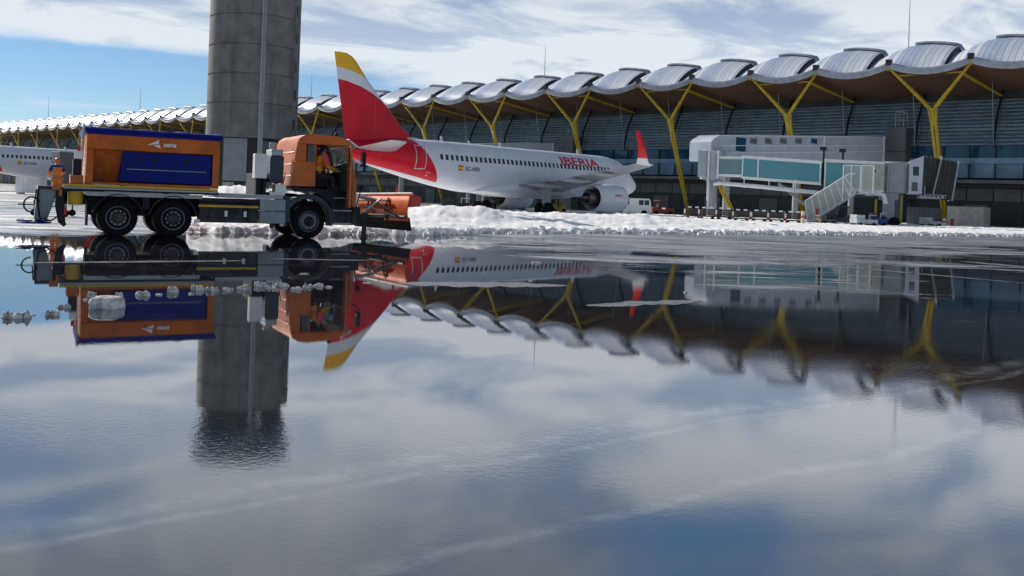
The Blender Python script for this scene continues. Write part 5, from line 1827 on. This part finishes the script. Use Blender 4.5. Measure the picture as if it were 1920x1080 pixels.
def build_walkway():
    a = Vector((20.2, 93.0, 0)); b = Vector((45.2, 112.0, 0))
    d = (b - a).normalized()
    Wk = empty('fixed_walkway', a, math.atan2(d.y, d.x))
    # near side y = 0 (towards the camera is -y)
    def zt(x): return 8.62 + (x / 31.4) * 2.05
    def zb(x): return 5.95 + (x / 31.4) * 1.6
    m = MB()
    xs = [0.9, 6, 12, 18.9]
    m.loft([[(x, 0, zb(x)), (x, 2.9, zb(x)), (x, 2.9, zt(x)), (x, 0, zt(x))] for x in xs])
    m.loft([[(x, .04, zb(x)), (x, 2.86, zb(x)), (x, 2.86, zt(x) - .04), (x, .04, zt(x) - .04)] for x in (18.92, 25, 31.4)])
    m.loft([[(x, .0, zb(0)), (x, 2.9, zb(0)), (x, 2.9, z), (x, 0, z)] for x, z in ((-.3, 7.9), (.1, 8.25), (.88, 8.6))])
    body = m.build('walkway_body', M['bridgewhite'], Wk, None, .02)
    m = MB(); m.box(3.5, 5.1, -.02, .1, 7.2, 8.62); m.build('dark_opening', M['dkglass'], Wk)
    for x in (6.3, 8.8, 11.4, 14.1, 17.0):
        f = MB(); f.box(x - .65, x + .65, -.04, .05, zt(x) - .95, zt(x) - .30); w = f.build('window', M['ltgrey'], Wk)
        g = MB(); g.box(x - .52, x + .52, -.055, -.03, zt(x) - .88, zt(x) - .38); g.build('pane', M['dkglass'] if x > 16 else M['wallgrey'], w)
    m = MB()
    for dz in (-.12, -1.15, -1.9):
        m.loft([[(x, -.05, zt(x) + dz), (x, .02, zt(x) + dz), (x, .02, zt(x) + dz + .07), (x, -.05, zt(x) + dz + .07)] for x in (1.0, 31.3)])
    m.box(18.86, 18.98, -.06, .0, 6.9, zt(18.9)); m.box(31.2, 31.42, -.06, .02, zb(31), zt(31.4))
    m.build('trim', M['whitepaint'], Wk)
    for x in (4, 16, 27):
        m = MB(); m.tube([(x, 1.45, 0), (x, 1.45, zb(x))], .35, 12); m.build('support_pier', M['bridgegrey'], Wk, 40)
    return Wk


WALK = build_walkway()
tag(WALK, 'white clad fixed walkway with small square windows above the teal glass bridge', 'walkway', 'fixed walkways joining the terminal')
W2 = copy_tree(WALK)
W2.location = WALK.location + TU * 54
tag(W2, 'white fixed walkway partly hidden behind the airliner fuselage', 'walkway')


# ---------------------------------------------------------------- apron vehicles and equipment
def vehicle_wheels(par, xs, y0, y1, r, m_r='rubber'):
    for x in xs:
        for y in (y0, y1):
            w = MB(); w.lathe([(-.1, r * .55), (-.1, r * .9), (-.06, r), (.06, r), (.1, r * .9), (.1, r * .55)], (x, y, r), 'y', 20); w.lathe([(-.08, .01), (-.09, r * .55), (.09, r * .55), (.08, .01)], (x, y, r), 'y', 14, 1)
            w.build('wheel', [M[m_r], M['rim']], par, 40)


def build_van():
    c = Vector((13.0, 100, 0))
    V = empty('parked_van', c, R(2))
    tag(V, 'white van parked right of the airliner engine behind the snow', 'van')
    m = MB(); m.prism([(-2.1, .35), (2.05, .35), (2.05, 1.1), (1.98, 1.75), (1.80, 1.92), (-.75, 1.92), (-1.35, 1.22), (-2.0, 1.02), (-2.1, .8)], -.9, .9)
    m.build('body', M['whitepaint'], V, 30, .05)
    m = MB(); m.prism([(-1.28, 1.25), (-.35, 1.25), (-.35, 1.78), (-.78, 1.78)], -.915, .915); m.build('side_window', M['window'], V)
    for x in (.95, 1.55):
        m = MB(); m.box(x - .25, x + .25, -.915, .915, 1.22, 1.75); m.build('side_window', M['window'], V)
    m = MB(); m.add([(-1.37, -.8, 1.24), (-1.37, .8, 1.24), (-.78, .8, 1.88), (-.78, -.8, 1.88)], [(0, 1, 2, 3)]); m.build('windscreen', M['window'], V)
    vehicle_wheels(V, (-1.35, 1.3), -.86, .86, .34)
    m = MB(); m.box(-2.14, -2.06, -.85, .85, .4, .62); m.build('bumper', M['dark'], V)


build_van()


def build_tug(name, pos, rz, body, label, cat='tractor'):
    V = empty(name, pos, rz)
    tag(V, label, cat)
    m = MB(); m.prism([(-1.4, .35), (1.4, .35), (1.4, .95), (.4, 1.0), (.3, .8), (-.4, .8), (-.5, 1.05), (-1.4, 1.0)], -.7, .7); m.build('body', M[body], V, None, .04)
    m = MB()
    for x in (-.45, .45):
        for y in (-.62, .62): m.tube([(x, y, .9), (x, y, 1.75)], .04, 6)
    m.box(-.55, .55, -.7, .7, 1.75, 1.82); m.build('canopy', M[body], V)
    m = MB(); m.box(-.35, 0, -.35, .35, .8, 1.0); m.box(-.4, -.3, -.35, .35, 1.0, 1.4); m.build('seat', M['seat'], V, None, .03)
    vehicle_wheels(V, (-.95, .95), -.68, .68, .33)
    return V


M['dullred'] = mat('dull_red_paint', (0.20, 0.035, 0.02), 0.6, var=0.5, scale=3)
build_tug('baggage_tractor', (17.0, 105.0, 0), R(20), 'dullred', 'dull red baggage tractor just right of the white van')
build_tug('baggage_tractor', at(1580, 412, 84) * 1 + Vector((0, 0, -at(1580, 412, 84).z)), R(-25), 'dark', 'dark baggage tractor standing under the service stairs')
build_tug('baggage_tractor', at(735, 380, 92) + Vector((0, 0, -at(735, 380, 92).z)), R(10), 'dark', 'dark baggage tractor below the tail of the near airliner')
q = at(1036, 375, 84)
build_tug('power_unit', (q.x, q.y, 0), R(60), 'yellow', 'yellow ground power tractor beside the airliner main wheels', 'ground vehicle')


def build_cart():
    C = empty('baggage_cart')
    m = MB(); m.box(-.80, .80, -.6, .6, .36, .46); m.tube([(-.8, 0, .40), (-1.15, 0, .30)], .03, 6); m.build('bed', M['brick'], C, None, .015)
    m = MB()
    for y in (-.6, .6):
        for z in (.60, .78, .96): m.box(-.80, .80, y - .02, y + .02, z - .06, z + .07)
    for x in (-.8, .8): m.box(x - .02, x + .02, -.6, .6, .46, 1.15)
    m.build('slatted_side', M['brick'], C)
    for x in (-.80, .80):
        m = MB(); m.box(x - .07, x + .07, -.66, -.63, .62, .98); m.box(x - .10, x + .10, -.655, -.632, .42, .60, 1); m.build('reflective_end', [M['whitepaint'], M['red']], C)
    for x in (-.34, .34):
        m = MB(); m.box(x - .17, x + .17, -.64, -.58, 1.10, 1.22); m.build('white_plate', M['whitepaint'], C)
    vehicle_wheels(C, (-.5, .5), -.45, .45, .18)
    return C


cart = build_cart()
CL = ['leftmost brown cart of the row under the bridge, beside the yellow column foot', 'second brown cart from the left in the row under the boarding bridge', 'brown cart right of the rotunda column, third in the row',
      'fourth cart of the row under the boarding bridge tunnel', 'fifth cart, in front of the dark ground floor doors', 'sixth cart, just right of the dark ground floor doors', 'rightmost brown cart of the row, next to the cream bollard']
for i, px in enumerate((1300, 1326, 1358, 1390, 1424, 1456, 1488)):
    o = cart if i == 0 else copy_tree(cart)
    d = 80.5 - i * .35
    p = at(px, 400, d)
    o.location = (p.x, p.y, 0.08 if i < 3 else 0)
    o.rotation_euler = (0, 0, R(-12 + (i * 7 % 5)))
    o.scale = (.92, .92, 1)
    tag(o, CL[i], 'baggage cart', 'baggage carts in a row under the boarding bridge')


def simple_thing(name, parts, loc, rz, label, cat, group=None):
    o = empty(name, loc, rz)
    tag(o, label, cat, group)
    for pn, mb_, ms, bv in parts: mb_.build(pn, ms, o, 40, bv)
    return o


def gz(px, py, d):
    p = at(px, py, d)
    return (p.x, p.y, 0)


def container(w, dd, h, m):
    b = MB(); b.box(-w / 2, w / 2, -dd / 2, dd / 2, .12, h)
    r = MB()
    for i in range(int(w / .5)):
        x = -w / 2 + .25 + i * .5
        r.box(x - .03, x + .03, -dd / 2 - .03, -dd / 2, .2, h - .1)
    r.box(-w / 2 - .02, w / 2 + .02, -dd / 2 - .04, dd / 2 + .02, h, h + .06)
    f = MB()
    for x in (-w / 2 + .2, w / 2 - .2): f.box(x - .1, x + .1, -dd / 2 + .1, dd / 2 - .1, 0, .12)
    return [('box', b, M[m], .02), ('ribs', r, M[m], 0), ('skids', f, M['dark'], 0)]


simple_thing('cargo_container', container(3.2, 2.2, 1.75, 'beige'), gz(957, 380, 92), R(-5), 'beige cargo container under the belly of the near airliner', 'container')
simple_thing('cargo_container', container(3.9, 2.4, 2.3, 'beige'), gz(1816, 405, 104), R(-43), 'beige container standing right of the yellow column foot', 'container')
simple_thing('cargo_container', container(3.0, 2.0, 2.0, 'wallgrey'), gz(1733, 400, 100), R(-43), 'grey green container under the dark bellows hood', 'container')


def box_truck(pos, rz, l, h, m, label):
    V = empty('box_truck', pos, rz)
    tag(V, label, 'truck')
    b = MB(); b.box(-l / 2, l / 2 - 1.6, -1.15, 1.15, .9, h); b.build('cargo_box', M[m], V, None, .04)
    c = MB(); c.prism([(l / 2 - 1.5, .6), (l / 2, .6), (l / 2, 1.5), (l / 2 - .35, 2.25), (l / 2 - 1.5, 2.3)], -1.05, 1.05); c.build('cab', M['whitepaint'], V, None, .06)
    g = MB(); g.prism([(l / 2 - 1.1, 1.45), (l / 2 - .25, 1.45), (l / 2 - .5, 2.05), (l / 2 - 1.1, 2.05)], -1.06, 1.06); g.build('cab_window', M['window'], V)
    f = MB(); f.box(-l / 2, l / 2 - .1, -.5, .5, .5, .88); f.build('chassis', M['dark'], V)
    vehicle_wheels(V, (-l / 2 + 1.0, l / 2 - .9), -1.0, 1.0, .42)
    return V


simple_thing('cargo_container', container(2.5, 1.8, 1.75, 'whitepaint'), gz(59, 340, 98), R(5), 'small white cargo container under the far airliner at left', 'container')
V = box_truck(gz(150, 330, 96), R(46), 5.0, 4.5, 'wallgrey', 'tall grey lift truck hiding the nose of the far airliner')


def bollard(px, d, m, h, label):
    b = MB(); b.lathe([(0, .16), (h * .9, .16), (h, .10)], (0, 0, 0), 'z', 14)
    c = MB(); c.lathe([(h * .55, .165), (h * .7, .165)], (0, 0, 0), 'z', 14, 0, False)
    simple_thing('bollard', [('post', b, M[m], 0), ('band', c, M['red'], 0)], gz(px, 400, d), 0, label, 'bollard')


bollard(1506, 76, 'cream', 1.25, 'cream bollard at the foot of the service stairs')
bollard(1771, 98, 'whitepaint', 1.0, 'white bollard left of the yellow column foot at right')
bollard(1786, 98, 'red', 1.0, 'red bollard right of the yellow column foot at right')


def ground_unit(px, d, w, h, m1, m2, rz, label):
    a = MB(); a.box(-w / 2, w / 2, -.6, .6, .35, h * .65); a.box(-w / 2, -w * .1, -.55, .55, h * .65, h)
    b = MB(); b.tube([(w * .1, -.5, h * .6), (w * .1, -.5, h), (w * .45, -.5, h)], .04, 6); a.tube([(-w / 2, 0, .38), (-w / 2 - .9, 0, .25)], .04, 6)
    o = simple_thing('equipment_trailer', [('housing', a, M[m1], .03), ('rail', b, M[m2], 0)], gz(px, 400, d), rz, label, 'trailer')
    vehicle_wheels(o, (-w * .32, w * .32), -.5, .5, .25)


ground_unit(1620, 80, 2.0, 1.1, 'ltgrey', 'yellow', R(10), 'small pale grey equipment trailer under the stair landing')
ground_unit(1648, 81, 1.4, 1.3, 'workblue', 'ltgrey', R(-20), 'small blue equipment trailer beside the bridge wheels')
ground_unit(1546, 83, 1.6, .9, 'engine', 'dark', R(20), 'low dark metal equipment trailer behind the stair foot')
ground_unit(905, 88, 2.4, 1.5, 'dark', 'ltgrey', R(-8), 'dark equipment trailer left of the beige belly container')
ground_unit(858, 90, 3.2, 1.25, 'dark', 'whitepaint', R(4), 'long dark trailer with white rails below the red tail')
ground_unit(700, 100, 2.6, 1.2, 'truckdk', 'ltgrey', R(0), 'dark blue trailer seen above the plough blade')
ground_unit(1745, 92, 1.8, 1.05, 'bridgegrey', 'dark', R(15), 'grey equipment trailer below the bellows hood')
